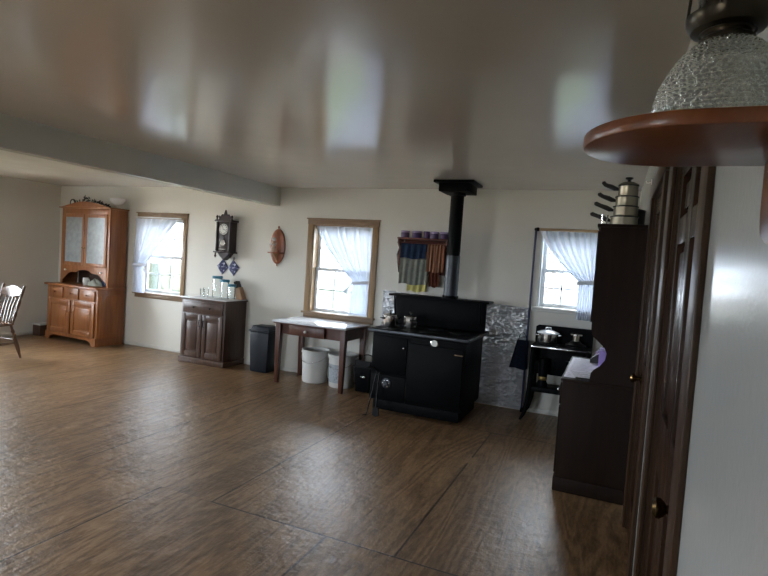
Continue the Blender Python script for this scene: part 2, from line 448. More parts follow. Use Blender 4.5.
# windows: local x along wall, local y outward, local z up
def window(n, hole, loc, rz, wood_trim=True, white=False, head=True):
    x0, x1, z0, z1 = hole
    root = bpy.data.objects.new('window_%d' % n, None); COL.objects.link(root)
    root.location = loc; root.rotation_euler = (0, 0, rz); root['kind'] = 'structure'
    cm, cmx = (M['trimwhite'], M['trimwhite']) if white else (M['oak'], M['oakx'])
    cw = .062 if white else .076
    m = MB()
    m.box(x0-cw, x0, -.018, 0, z0-.02, z1, .003); m.box(x1, x1+cw, -.018, 0, z0-.02, z1, .003)
    m.build('window_casing', cm, root)
    m = MB()
    if white: m.box(x0-cw, x1+cw, -.018, 0, z1, z1+.045, .003)
    else:
        m.box(x0-cw-.005, x1+cw+.005, -.02, 0, z1, z1+.062, .003)
        m.box(x0-cw-.02, x1+cw+.02, -.032, 0, z1+.062, z1+.078, .003)
    m.build('window_head', cmx, root)
    m = MB()
    m.box(x0-cw-.02, x1+cw+.02, -.05, .0, z0-.028, z0-.002, .004); m.box(x0, x1, 0, .11, z0-.028, z0-.002)
    if not white: m.box(x0-cw, x1+cw, -.018, 0, z0-.085, z0-.028, .003)
    else: m.box(x0-cw, x1+cw, -.016, 0, z0-.055, z0-.028, .003)
    m.build('window_sill', cmx, root)
    m = MB()
    m.box(x0, x0+.014, 0, T, z0, z1); m.box(x1-.014, x1, 0, T, z0, z1); m.box(x0, x1, 0, T, z1-.014, z1)
    m.build('window_jamb', cm if not white else M['sash'], root)
    zm = z0+(z1-z0)*.49
    for nm, a, c, yy in (('lower_sash', z0, zm+.02, .085), ('upper_sash', zm-.02, z1-.014, .118)):
        m = MB(); st = .042; xa, xb = x0+.014, x1-.014
        m.box(xa, xa+st, yy, yy+.03, a, c, .003); m.box(xb-st, xb, yy, yy+.03, a, c, .003)
        m.box(xa+st, xb-st, yy, yy+.03, a, a+st, .003); m.box(xa+st, xb-st, yy, yy+.03, c-st, c, .003)
        w = (xb-xa-2*st)
        for k in (1, 2): m.box(xa+st+w*k/3-.008, xa+st+w*k/3+.008, yy+.006, yy+.022, a+st, c-st)
        zc = (a+c)/2; m.box(xa+st, xb-st, yy+.006, yy+.022, zc-.008, zc+.008)
        s = m.build(nm, M['sash'], root)
        MB().box(xa+st-.004, xb-st+.004, yy+.012, yy+.016, a+st-.004, c-st+.004).build('pane', M['pane'], s, smooth=False)
    # daylight sampling aid in the opening
    L = bpy.data.lights.new('window_portal', 'AREA'); L.shape = 'RECTANGLE'; L.size = x1-x0; L.size_y = z1-z0
    L.cycles.is_portal = True
    o = bpy.data.objects.new('window_portal', L); COL.objects.link(o)
    mw = Matrix.Translation(loc) @ Matrix.Rotation(rz, 4, 'Z')
    o.matrix_world = mw @ Matrix.Translation(((x0+x1)/2, T+.03, (z0+z1)/2)) @ Matrix.Rotation(-PI/2, 4, 'X')
    return root
window(1, W1, (0, YB, 0), 0); window(2, W2, (0, YB, 0), 0); window(3, W3, (0, YB, 0), 0, white=True)
window(4, W4, (XL, 0, 0), PI/2); window(5, W5, (XL, 0, 0), PI/2)  # out-of-view windows, added to light the room from the left
window(6, (-W6[1], -W6[0], W6[2], W6[3]), (0, YF, 0), PI); window(7, (-W7[1], -W7[0], W7[2], W7[3]), (0, YF, 0), PI)  # out-of-view windows, added behind the camera to brighten the room

# doors in the right wall
def door(n, y0, y1, knob_y):
    d = MB()
    xf, xb = XR+.012, XR+.052
    st, mid = .115, .11
    ym = (y0+y1)/2
    a, c = y0+.004, y1-.004
    d.box(xf, xb, a, a+st, .01, 2.03, .002); d.box(xf, xb, c-st, c, .01, 2.03, .002); d.box(xf, xb, ym-mid/2, ym+mid/2, .01, 2.03, .002)
    rails = [(.01, .24), (.85, 1.06), (1.68, 1.775), (1.925, 2.03)]
    for z0, z1 in rails:
        d.box(xf, xb, a+st, ym-mid/2, z0, z1, .002); d.box(xf, xb, ym+mid/2, c-st, z0, z1, .002)
    o = struct(d.build('door_%d' % n, M['door_dark']))
    p = MB()
    for (pa, pb) in ((a+st, ym-mid/2), (ym+mid/2, c-st)):
        for (z0, z1) in ((.24, .85), (1.06, 1.68), (1.775, 1.925)):
            p.box(xf+.018, xb-.01, pa-.002, pb+.002, z0-.002, z1+.002)
            p.box(xf+.008, xf+.02, pa+.028, pb-.028, z0+.028, z1-.028, .007)
    p.build('door_panel', M['door_dark'], o)
    k = MB()
    k.lathe([(0, 0), (.030, 0), (.030, .004), (.012, .008), (.011, .026), (.020, .032), (.027, .042), (.027, .052), (.018, .060), (0, .061)], seg=24,
            M=Matrix.Translation((xf, knob_y, .95)) @ Matrix.Rotation(-PI/2, 4, 'Y'))
    k.box(xf-.002, xf+.001, knob_y-.02, knob_y+.02, .885, 1.015)
    k.build('door_knob', M['oldbrass'], o)
    t = MB(); cw = .115
    t.box(XR-.016, XR, y0-cw, y0, 0, 2.04, .003); t.box(XR-.016, XR, y1, y1+cw, 0, 2.04, .003)
    t.box(XR-.018, XR, y0-cw-.01, y1+cw+.01, 2.04, 2.15, .003)
    t.box(XR, XR+T, y0-.001, y0+.003, 0, 2.04); t.box(XR, XR+T, y1-.003, y1+.001, 0, 2.04); t.box(XR, XR+T, y0, y1, 2.031, 2.041)
    struct(t.build('trim_%d' % (n+1), M['door_trim']))
    struct(MB().box(XR+.055, XR+.075, y0, y1, 0, 2.04).build('trim_%d' % (n+3), M['wall'], smooth=False))
door(1, 1.50, 2.31, 1.565)
door(2, 2.80, 3.60, 3.53)

# ------------------------------------------------------------------ curtains
def curtain(name, label, x0, x1, zt, ztie, zb, side, tx0, tx1, bx0, bx1, y, rod_label, rod_mat, rodx, caps):
    n = 9
    def fn(u, v):
        z = zt+(zb-zt)*v
        if z > ztie:
            s = (zt-z)/(zt-ztie)
            e = s**1.45
            a = x0+(tx0-x0)*(e if side > 0 else s**2.2); c = x1+(tx1-x1)*(s**2.2 if side > 0 else s)
            amp = .026-.006*s
        else:
            s = (ztie-z)/(ztie-zb); q = 1-(1-s)**2
            a = tx0+(bx0-tx0)*q; c = tx1+(bx1-tx1)*q; amp = .016+.006*s
        x = a+(c-a)*u
        yy = y+amp*math.sin(2*PI*n*u+.8*math.sin(5*u+3*v))+.006*math.sin(2*PI*(n*2.3)*u+4*v)
        return (x, yy, z)
    c = MB().sheet(fn, 140, 48).build(name, M['curtain'])
    tag(c, label, 'curtain')
    m = MB(); xm, hw = (tx0+tx1)/2, abs(tx1-tx0)/2+.012
    pts = [(xm+hw*math.cos(t), y+.032*math.sin(t), ztie+.012*math.cos(t)) for t in [2*PI*k/28 for k in range(28)]]
    for dz in (-.012, 0, .012): m.tube([(p[0], p[1], p[2]+dz) for p in pts], .009, 6, closed=True)
    m.build('tieback', M['curtain'], c)
    def tail(u, v):
        sx = -side
        xx = (tx0 if side > 0 else tx1)+sx*(.005+.07*v+.05*u*v)
        return (xx, y-.03-.012*math.sin(4*v+3*u), ztie-.01-.15*v+.03*u*v)
    if not caps: MB().sheet(tail, 6, 10, .002).build('tieback_tail', M['curtain'], c)
    r = MB(); r.cyl((rodx[0], y, zt+.018), (rodx[1], y, zt+.018), .009 if not caps else .014, seg=12)
    ro = r.build('curtain_rod', rod_mat); tag(ro, rod_label, 'curtain rod')
    if caps:
        for xx in rodx:
            MB().ball((xx, y, zt+.018), .022).build('finial', M['black'], ro)
            MB().box(xx-.012+(.02 if xx == rodx[0] else -.02), xx+.012+(.02 if xx == rodx[0] else -.02), y, YB-.018, zt+.010, zt+.026).build('bracket', M['black'], ro)
    return c
curtain('curtain', 'white curtain tied back to the left at the window by the tall oak cupboard', -6.725, -5.86, 1.955, 1.25, .83, -1, -6.735, -6.52, -6.735, -6.50, YB-.062,
        'thin white rod above the curtain nearest the oak cupboard', M['sash'], (-6.735, -5.83), False)
curtain('curtain', 'white curtain tied back to the right at the window above the wooden table', -3.61, -2.79, 1.955, 1.26, .85, 1, -3.03, -2.80, -3.07, -2.80, YB+.045,
        'thin white rod above the curtain over the wooden table', M['sash'], (-3.616, -2.784), False)
curtain('curtain', 'white curtain tied back to the right at the window over the black range stove', -.755, -.10, 1.99, 1.47, 1.07, 1, -.335, -.14, -.335, -.12, YB-.065,
        'wooden rod with black end knobs above the curtain over the small range', M['rodwood'], (-.79, -.07), True)

# ------------------------------------------------------------------ oak corner cupboard
cup = thing('cupboard', 'tall honey oak step-back cupboard with glass doors in the left corner', 'cupboard', (-6.92, 5.98, 0), math.radians(-3))
Wc, Dc = 1.20, .47       # local: x from -Wc to 0, y from -Dc to 0
m = MB()
m.box(-Wc, 0, -Dc+.02, 0, .10, .845, .003)
m.build('base_case', M['orange_oak'], cup)
m = MB()  # scalloped plinth
poly = [(-Wc, 0), (-Wc+.09, 0), (-Wc+.12, .05), (-Wc+.2, .075), (-.2, .075), (-.12, .05), (-.09, 0), (0, 0), (0, .12), (-Wc, .12)]
m.prism(poly, -Dc, -Dc+.022); m.box(-.022, 0, -Dc+.022, 0, 0, .12, .002); m.box(-Wc, -Wc+.022, -Dc+.022, 0, 0, .12, .002)
m.build('plinth', M['orange_oak'], cup)
m = MB(); m.box(-Wc-.02, .02, -Dc-.03, 0, .845, .875, .006); m.build('counter', M['orange_oak'], cup)
for k in range(2):  # side panels
    y0 = -Dc+.06+k*.19
    f = MB(); f.box(-.002, .008, y0, y0+.15, .18, .76, .004); f.build('side_panel', M['orange_oak'], cup)
for k in range(3):
    x0 = -Wc+.05+k*.376
    d = MB(); d.box(x0, x0+.348, -Dc-.002, -Dc+.02, .665, .825, .005)
    o = d.build('drawer', M['orange_oak'], cup)
    kb = MB(); kb.lathe([(0, 0), (.008, 0), (.008, .012), (.016, .02), (.012, .028), (0, .03)], seg=14, M=Matrix.Translation((x0+.174, -Dc-.002, .745)) @ Matrix.Rotation(PI/2, 4, 'X')); kb.build('knob', M['orange_oak'], o)
for k in range(2):
    x0 = -Wc+.05+k*.565
    d = MB(); xx = x0; w = .535
    d.box(xx, xx+.07, -Dc-.002, -Dc+.02, .125, .64, .004); d.box(xx+w-.07, xx+w, -Dc-.002, -Dc+.02, .125, .64, .004)
    d.box(xx+.07, xx+w-.07, -Dc-.002, -Dc+.02, .125, .195, .004); d.box(xx+.07, xx+w-.07, -Dc-.002, -Dc+.02, .57, .64, .004)
    d.box(xx+.068, xx+w-.068, -Dc+.008, -Dc+.02, .19, .575); d.box(xx+.10, xx+w-.10, -Dc+.0, -Dc+.012, .225, .54, .006)
    o = d.build('door', M['orange_oak'], cup)
    kx = xx+w-.03 if k == 0 else xx+.03
    kb = MB(); kb.lathe([(0, 0), (.008, 0), (.008, .012), (.016, .02), (.012, .028), (0, .03)], seg=14, M=Matrix.Translation((kx, -Dc-.002, .46)) @ Matrix.Rotation(PI/2, 4, 'X')); kb.build('knob', M['orange_oak'], o)
# upper case
U0, U1, UD = -Wc+.05, -.005, .29
m = MB()
m.box(U0, U0+.022, -UD, 0, .875, 2.06, .002); m.box(U1-.022, U1, -UD, 0, .875, 2.06, .002)
m.box(U0+.022, U1-.022, -.014, 0, .875, 2.06); m.box(U0+.022, U1-.022, -UD+.02, -.014, 2.03, 2.06); m.box(U0+.022, U1-.022, -UD+.02, -.014, 1.14, 1.16)
m.build('upper_case', M['orange_oak'], cup)
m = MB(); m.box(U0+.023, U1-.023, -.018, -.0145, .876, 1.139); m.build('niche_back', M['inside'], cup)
# front frame with arched niche opening
m = MB()
m.box(U0, U0+.05, -UD-.002, -UD+.02, .875, 2.06, .002); m.box(U1-.05, U1, -UD-.002, -UD+.02, .875, 2.06, .002)
arch = [(U0+.05, 1.18), (U0+.05, .96)]
xa, xb = U0+.05, U1-.05
for t in range(25):
    u = t/24; s = abs(u-.5)*2
    zz = .955+.155*(1-s**1.7)+.022*math.cos(s*PI*3.0)*(s > .25)
    arch.append((xa+(xb-xa)*u, zz))
arch += [(U1-.05, 1.18)]
m.prism(arch, -UD-.002, -UD+.02)
m.box(xa, xb, -UD-.002, -UD+.02, 1.96, 2.06, .002)
xm = (xa+xb)/2; m.box(xm-.03, xm+.03, -UD-.002, -UD+.02, 1.18, 1.96, .002)
m.build('face_frame', M['orange_oak'], cup)
for k in range(2):
    x0, x1 = (xa+.004, xm-.006) if k == 0 else (xm+.006, xb-.004)
    d = MB(); s = .052
    d.box(x0, x0+s, -UD-.018, -UD-.002, 1.17, 1.97, .004); d.box(x1-s, x1, -UD-.018, -UD-.002, 1.17, 1.97, .004)
    d.box(x0+s, x1-s, -UD-.018, -UD-.002, 1.17, 1.17+s, .004); d.box(x0+s, x1-s, -UD-.018, -UD-.002, 1.97-s, 1.97, .004)
    o = d.build('glass_door', M['orange_oak'], cup)
    MB().box(x0+s-.003, x1-s+.003, -UD-.010, -UD-.006, 1.17+s-.003, 1.97-s+.003).build('door_glass', M['dusty'], o, smooth=False)
    kx = x1-.02 if k == 0 else x0+.02
    kb = MB(); kb.ball((kx, -UD-.028, 1.45), .012); kb.build('knob', M['brass'], o)
for kx in (U0+.14, U1-.16):
    kb = MB(); kb.lathe([(0, 0), (.008, 0), (.008, .01), (.017, .018), (.012, .028), (0, .03)], seg=14, M=Matrix.Translation((kx, -UD-.002, 1.09)) @ Matrix.Rotation(PI/2, 4, 'X')); kb.build('niche_knob', M['knobw'], cup)
# cornice with curved pediment
m = MB()
ped = [(U0-.02, 2.06)]+[(U0-.02+(U1-U0+.04)*t/20, 2.075+.085*math.sin(PI*t/20)**1.3) for t in range(21)]+[(U1+.02, 2.06)]
m.prism(ped, -UD-.03, -UD+.01); m.box(U0-.035, U1+.035, -UD-.045, 0, 2.055, 2.078, .006)
m.build('cornice', M['orange_oak'], cup)

def wc(x, y, z):   # cupboard local -> world
    v = Matrix.Translation(cup.location) @ Matrix.Rotation(math.radians(-3), 4, 'Z') @ Vector((x, y, z)); return tuple(v)
# things on cupboard
bowl = thing('pedestal_bowl', 'white pedestal bowl on top of the oak cupboard at its right', 'bowl', wc(-.07, -.14, 2.079))
MB().lathe([(0, 0), (.05, 0), (.045, .008), (.018, .02), (.018, .05), (.06, .062), (.105, .105), (.125, .15), (.119, .15), (.098, .112), (.05, .072), (0, .07)], seg=32).build('bowl_body', M['porcelain'], bowl)
g = MB()
random.seed(3)
for k in range(80):
    u = random.random(); x = -.36+.72*u; hgt = .03+.13*math.exp(-((u-.32)/.22)**2)+.05*math.exp(-((u-.72)/.1)**2)
    p = Vector((x, random.uniform(-.05, .05), random.uniform(.005, hgt)))
    d = Vector((random.uniform(-1, 1), random.uniform(-.4, .4), random.uniform(.0, 1))).normalized()*.06
    s = d.cross(Vector((0, 1, .3))).normalized()*.018
    bmv = [p, p+d*.5+s, p+d, p+d*.5-s]
    b2 = bmesh.new(); vs = [b2.verts.new((q.x, q.y, max(q.z, .003))) for q in bmv]
    b2.faces.new(vs); bmesh.ops.solidify(b2, geom=list(b2.faces), thickness=.004); g._merge(b2)
g.tube([(-.36, 0, .012), (-.1, .01, .03), (.1, 0, .02), (.35, .01, .012)], .008, 6)
o = g.build('leafy_garland', M['leaf'], smooth=False, loc=wc(-.56, -.19, 2.08)); tag(o, 'dark leafy garland lying along the top of the oak cupboard', 'garland')
o.rotation_euler.z = math.radians(-3)
fr = thing('picture_frame', 'small round dark frame with pale centre on the oak cupboard top', 'frame', wc(-1.04, -.20, 2.081), math.radians(-3))
m = MB(); m.lathe([(.045, -.012), (.062, -.012), (.066, 0), (.062, .012), (.045, .012), (.045, -.012)], seg=28, M=Matrix.Translation((0, 0, .066)) @ Matrix.Rotation(PI/2, 4, 'X')); m.build('frame_ring', M['clock'], fr)
m = MB(); m.lathe([(0, -.004), (.047, -.004), (.047, .004), (0, .004)], seg=28, M=Matrix.Translation((0, 0, .066)) @ Matrix.Rotation(PI/2, 4, 'X')); m.build('picture', M['dial'], fr)
j = thing('mug', 'white mug standing in the niche of the oak cupboard', 'mug', wc(-.62, -.22, .876))
m = MB(); m.lathe([(0, 0), (.04, 0), (.043, .006), (.043, .11), (.038, .11), (.036, .012), (0, .01)], seg=24); m.build('mug_body', M['porcelain'], j)
m = MB(); m.tube([(.04, 0, .09), (.07, 0, .085), (.075, 0, .05), (.04, 0, .03)], .006, 8); m.build('handle', M['porcelain'], j)
def blob_cloth(u, v):
    a = u*2*PI; t = v
    r = .12*(1-t**2)+.012*math.sin(5*a)*(1-t)
    return (r*math.cos(a)*1.15, r*math.sin(a)*.55, .10*t**.7*(1+.25*math.sin(3*a))*.9+.002)
o = MB().sheet(blob_cloth, 40, 14).build('folded_cloth', plain('sage_cloth', (.36, .38, .33), .8, var=.15), loc=wc(-.38, -.24, .876)); tag(o, 'crumpled pale grey-green cloth in the oak cupboard niche', 'cloth')
tp = thing('teapot', 'dark blue teapot at the right of the oak cupboard niche', 'teapot', wc(-.17, -.16, .876))
m = MB(); m.lathe([(0, 0), (.045, 0), (.075, .03), (.085, .06), (.07, .10), (.035, .12), (.03, .128), (.012, .135), (.012, .15), (0, .152)], seg=24); m.build('pot_body', M['blue_towel'], tp)
m = MB(); m.tube([(-.075, 0, .05), (-.115, 0, .075), (-.13, 0, .11)], [.016, .012, .008], 8); m.build('spout', M['blue_towel'], tp)
m = MB(); m.tube([(.07, 0, .09), (.115, 0, .095), (.12, 0, .055), (.08, 0, .04)], .007, 8); m.build('handle', M['blue_towel'], tp)

# small box left of cupboard
bx = thing('storage_box', 'small brown wooden box with a white lid beside the oak cupboard', 'box', (-8.38, 5.72, 0))
MB().box(-.09, .09, -.13, .13, 0, .17, .005).build('box_body', M['dark_oak'], bx)
MB().box(-.097, .097, -.137, .137, .17, .195, .006).build('lid', M['plastic_w'], bx)

# ------------------------------------------------------------------ spindle chair
ch = thing('spindle_chair', 'brown wooden spindle-back chair with turned legs at the left edge', 'chair', (-7.1, 4.17, 0), math.radians(3))
def seat_fn():
    pts = []
    for k in range(32):
        a = 2*PI*k/32; c, s = math.cos(a), math.sin(a)
        x = .215*abs(c)**.7*(1 if c > 0 else -1); y = .215*abs(s)**.75*(1 if s > 0 else -1)
        pts.append((x*(1 if y < 0 else .93), y))
    return pts
MB().prism(seat_fn(), .425, .462, 'z', .008).build('seat', M['chair'], ch)
def turned(p0, p1, r):
    p0, p1 = Vector(p0), Vector(p1); fr_ = [0, .06, .12, .2, .26, .3, .34, .55, .75, .9, 1]; rr = [.75, .85, .8, 1.25, .8, 1.25, .8, 1.3, 1.2, .85, .65]
    return [p0.lerp(p1, f) for f in fr_], [r*q for q in rr]
for sx, sy in ((-1, -1), (1, -1), (-1, 1), (1, 1)):
    p, r = turned((sx*.15, sy*.14, .43), (sx*.205, sy*.235 if sy > 0 else -.21, 0), .018)
    MB().tube(p, r, 12).build('leg', M['chair'], ch)
for sx in (-1, 1): MB().tube([(sx*.178, -.172, .2), (sx*.185, 0, .2), (sx*.178, .188, .2)], [.009, .014, .009], 10).build('stretcher', M['chair'], ch)
MB().tube([(-.18, 0, .2), (0, 0, .2), (.18, 0, .2)], [.009, .014, .009], 10).build('stretcher', M['chair'], ch)
MB().tube([(-.17, .165, .24), (0, .165, .24), (.17, .165, .24)], [.009, .012, .009], 10).build('stretcher', M['chair'], ch)
for sx in (-1, 1):
    p0, p1 = Vector((sx*.165-.01, .155, .455)), Vector((sx*.195-.04, .30, .935))
    fr_ = [0, .1, .2, .3, .5, .6, .8, .92, .97, 1]; rr = [.7, .9, 1.2, .8, 1.2, .9, 1.0, .9, 1.1, .4]
    MB().tube([p0.lerp(p1, f) for f in fr_], [.017*q for q in rr], 12).build('back_post', M['chair'], ch)
for k in range(5):
    x = -.11+.055*k
    MB().tube([(x*.95, .165+.012*(1-(x/.11)**2), .455), (x*1.05-.02, .225+.012, .65), (x*1.15-.03, .28+.012, .80)], [.007, .011, .007], 8).build('spindle', M['chair'], ch)
def crest(u, v):
    x = -.225+.37*u; a = (u-.5)*2
    zt_ = .895+.02*math.cos(a*PI)*1.0; zb_ = .785-.012*math.cos(a*PI)
    z = zb_+(zt_-zb_)*v
    return (x, .255+.03*v+.022*(1-a*a), z)
MB().sheet(crest, 24, 6, .018).build('crest_rail', M['chair'], ch)

# ------------------------------------------------------------------ dark cabinet with white top
cb = thing('cabinet', 'dark walnut two-door cabinet with one drawer and white top', 'cabinet', (-5.005, 5.80, 0))
wx, d0 = .372, .213     # half width, half depth
m = MB(); m.box(-wx, wx, -d0, d0+.005, .07, .865, .003); m.build('case', M['dark_oak'], cb)
m = MB(); m.box(-wx-.015, wx+.015, -d0-.018, d0+.005, 0, .075, .006); m.build('plinth', M['dark_oak'], cb)
m = MB(); m.box(-wx-.022, wx+.022, -d0-.028, d0+.005, .865, .885, .003); m.build('top_moulding', M['dark_oak'], cb)
m = MB(); m.box(-wx-.018, wx+.018, -d0-.024, d0+.005, .885, .897, .004); m.build('counter', M['enamel'], cb)
d = MB(); d.box(-wx+.035, wx-.035, -d0-.02, -d0, .69, .845, .006); d.box(-wx+.065, wx-.065, -d0-.026, -d0-.018, .715, .82, .004)
o = d.build('drawer', M['dark_oak'], cb)
for kx in (-.14, .14):
    kb = MB(); kb.ball((kx, -d0-.036, .767), .013); kb.build('knob', M['black'], o)
for k in (-1, 1):
    x0, x1 = (-wx+.03, -.008) if k < 0 else (.008, wx-.03)
    d = MB(); s = .06
    d.box(x0, x0+s, -d0-.02, -d0, .095, .67, .004); d.box(x1-s, x1, -d0-.02, -d0, .095, .67, .004)
    d.box(x0+s, x1-s, -d0-.02, -d0, .095, .165, .004); d.box(x0+s, x1-s, -d0-.02, -d0, .60, .67, .004)
    d.box(x0+s, x1-s, -d0-.010, -d0, .165, .60); d.box(x0+s+.025, x1-s-.025, -d0-.017, -d0-.008, .19, .575, .005)
    o = d.build('door', M['dark_oak'], cb)
    kx = -.035 if k < 0 else .035
    MB().tube([(kx, -d0-.02, .60), (kx, -d0-.04, .59), (kx, -d0-.04, .52), (kx, -d0-.02, .51)], .005, 8).build('pull', M['black'], o)

def canister(loc, r, h, label):
    t = thing('glass_canister', label, 'jar', loc, group='glass canisters on the dark cabinet')
    MB().lathe([(0, 0), (r*.95, 0), (r, .008), (r, h*.93), (r*.9, h), (r*.87, h), (r*.94, h*.92), (r*.94, .012), (0, .008)], seg=28).build('glass_body', M['glass'], t)
    MB().lathe([(0, h), (r*1.04, h), (r*1.06, h+.006), (r*1.06, h+.028), (r*.98, h+.034), (0, h+.034)], seg=28).build('lid', M['blue_lid'], t)
    return t
ZC = .8975
canister((-5.025, 5.86, ZC), .066, .265, 'tallest of the three glass jars with teal lids on the walnut cabinet')
canister((-4.885, 5.85, ZC), .058, .225, 'middle-height glass jar with teal lid on the walnut cabinet')
canister((-4.765, 5.85, ZC), .052, .17, 'shortest glass jar with teal lid, beside the knife block')
def tumbler(loc, r, h, label):
    o = MB().lathe([(0, 0), (r*.8, 0), (r, h), (r*.93, h), (r*.74, .008), (0, .008)], seg=24).build('drinking_glass', M['glass'], loc=loc)
    tag(o, label, 'glass', 'drinking glasses on the dark cabinet'); return o
tumbler((-5.20, 5.77, ZC), .036, .11, 'leftmost clear drinking glass on the walnut cabinet')
tumbler((-5.11, 5.74, ZC), .040, .13, 'clear drinking glass in front of the tallest teal-lidded jar')
kn = thing('knife_block', 'leaning light wooden knife block with black handles on the walnut cabinet', 'knife block', (-4.70, 5.945, ZC))
m = MB(); m.prism([(-.03, 0), (.075, 0), (.075, .02), (.012, .17), (-.055, .14)], -.045, .045, 'y', .004); m.build('block', M['lightwood'], kn)
for a in range(3):
    for bq in range(2):
        bx0 = Vector((-.038+.03*bq, -.03+.03*a, .145+.012*bq)); dd = Vector((-.45, 0, .9)).normalized()
        MB().tube([bx0, bx0+dd*.045, bx0+dd*.1], [.010, .012, .010], 8).build('knife_handle', M['bakelite'], kn)

# ------------------------------------------------------------------ wall clock
ck = thing('wall_clock', 'dark carved pendulum wall clock above the walnut cabinet', 'clock', (-4.985, YB, 1.78))
w2, dp = .118, .13
m = MB(); m.box(-w2, w2, -dp, 0, -.24, .17, .003); m.build('case', M['clock'], ck)
m = MB()
m.box(-w2-.03, w2+.03, -dp-.03, 0, .17, .195, .006); m.box(-w2-.03, w2+.03, -dp-.03, 0, -.262, -.24, .006)
m.prism([(-w2, .195), (-.10, .215), (-.12, .255), (-.08, .24), (-.055, .275), (-.03, .255), (0, .335), (.03, .255), (.055, .275), (.08, .24), (.12, .255), (.10, .215), (w2, .195)], -dp+.01, -dp+.035)
for sx in (-1, 1):
    m.lathe([(0, 0), (.014, 0), (.008, .02), (.018, .04), (.006, .06), (0, .07)], (sx*(w2+.01), -dp, .195), 12)
    m.lathe([(0, 0), (.006, .01), (.018, .03), (.008, .05), (.014, .07), (0, .075)], (sx*(w2+.012), -dp, -.335), 12)
    m.tube([(sx*(w2-.008), -dp-.012, -.235), (sx*(w2-.008), -dp-.012, -.1), (sx*(w2-.008), -dp-.012, .0), (sx*(w2-.008), -dp-.012, .165)], [.014, .009, .014, .012], 10)
m.build('crest_and_columns', M['clock'], ck)
m = MB(); m.prism([(-w2+.02, -.262), (w2-.02, -.262), (.07, -.30), (.03, -.33), (0, -.36), (-.03, -.33), (-.07, -.30)], -dp+.01, -.02); m.build('base_drop', M['clock'], ck)
m = MB(); m.lathe([(0, -.004), (.072, -.004), (.076, 0), (.072, .006), (0, .004)], seg=32, M=Matrix.Translation((0, -dp-.006, .065)) @ Matrix.Rotation(PI/2, 4, 'X')); dl = m.build('dial', M['dial'], ck)
m = MB()
m.lathe([(.062, -.001), (.065, -.001), (.065, .001), (.062, .001), (.062, -.001)], seg=32, M=Matrix.Translation((0, -dp-.012, .065)) @ Matrix.Rotation(PI/2, 4, 'X'))
for k in range(12):
    a = k*PI/6; m.box(-.003, .003, -.0015, .001, .050, .066, M=Matrix.Translation((0, -dp-.012, .065)) @ Matrix.Rotation(a, 4, 'Y'))
m.build('chapter_ring', M['black'], dl)
m = MB(); m.box(-.003, .003, -.002, 0, -.005, .045, M=Matrix.Translation((0, -dp-.013, .065)) @ Matrix.Rotation(1.9, 4, 'Y')); m.box(-.002, .002, -.002, 0, -.005, .062, M=Matrix.Translation((0, -dp-.013, .065)) @ Matrix.Rotation(-.4, 4, 'Y')); m.build('hands', M['black'], dl)
m = MB(); m.cyl((0, -dp-.006, -.02), (0, -dp-.006, -.12), .003, seg=8); m.lathe([(0, -.006), (.04, -.004), (.043, 0), (.04, .006), (0, .008)], seg=24, M=Matrix.Translation((0, -dp-.008, -.12)) @ Matrix.Rotation(PI/2, 4, 'X')); m.build('pendulum', M['chrome'], ck)
m = MB(); m.box(-.07, .05, -dp-.012, -dp, -.215, -.205); m.build('scale_plate', M['dial'], ck)

def potholder(loc, rz, label):
    t = thing('potholder', label, 'potholder', loc, group='quilted potholders under the clock')
    R_ = Matrix.Rotation(rz, 4, 'Y')
    s = .098
    m = MB(); m.prism([(0, -s*1.15), (s, 0), (0, s*1.15), (-s, 0)], -.016, -.002, 'y', .004)
    bmesh.ops.transform(m.bm, matrix=R_, verts=m.bm.verts); m.build('quilted_pad', M['diamond'], t)
    m = MB(); m.tube([(0, -.008, s*1.1), (-.012, -.008, s*1.1+.025), (0, -.008, s*1.1+.04), (.012, -.008, s*1.1+.025), (0, -.008, s*1.1)], .004, 6); m.build('hanging_loop', M['pole'], t)
potholder((-5.075, YB, 1.325), .04, 'left blue and white diamond potholder hanging under the clock')
potholder((-4.885, YB, 1.32), -.08, 'right blue and white diamond potholder hanging under the clock')

# ------------------------------------------------------------------ oval wall shelf with figurine
ov = thing('wall_plaque_shelf', 'oval cherry wall plaque with a small ledge right of the clock', 'shelf', (-4.165, YB, 1.655))
m = MB(); m.prism([(.118*math.cos(2*PI*k/40), .235*math.sin(2*PI*k/40)) for k in range(40)], -.022, 0, 'y', .006); m.build('oval_back', M['plaque'], ov)
m = MB(); m.prism([(-.12, -.022), (.12, -.022), (.10, -.10), (.05, -.155), (-.05, -.155), (-.10, -.10)], -.095, -.078, 'z', .004); m.build('ledge', M['plaque'], ov)
m = MB(); m.prism([(-.022, -.095), (-.12, -.095), (-.06, -.15), (-.022, -.21)], -.012, .012, 'x'); m.build('bracket', M['lightwood'], ov)
m = MB(); m.lathe([(0, 0), (.008, .01), (.012, .03), (.005, .045), (0, .05)], (0, -.012, .230), 10); m.build('top_finial', M['plaque'], ov)
m = MB(); m.lathe([(0, 0), (.01, .012), (.006, .03), (0, .040)], (0, -.012, -.27), 10); m.build('drop_finial', M['plaque'], ov)
fg = thing('figurine', 'pale painted figurine standing on the oval wall plaque ledge', 'figurine', (-4.175, YB-.09, 1.655-.0775))
m = MB(); m.lathe([(0, 0), (.05, 0), (.052, .02), (.036, .055), (.024, .085), (.03, .105), (.034, .12), (.022, .14), (.012, .148), (0, .149)], seg=20); m.build('gown', M['blush'], fg)
m = MB(); m.ball((0, -.002, .168), .024, 1, 1, 1.15); m.build('head', M['porcelain'], fg)
for sx in (-1, 1):
    m = MB(); m.tube([(sx*.03, 0, .12), (sx*.042, -.03, .09), (sx*.02, -.05, .10)], [.009, .008, .006], 8); m.build('arm', M['porcelain'], fg)

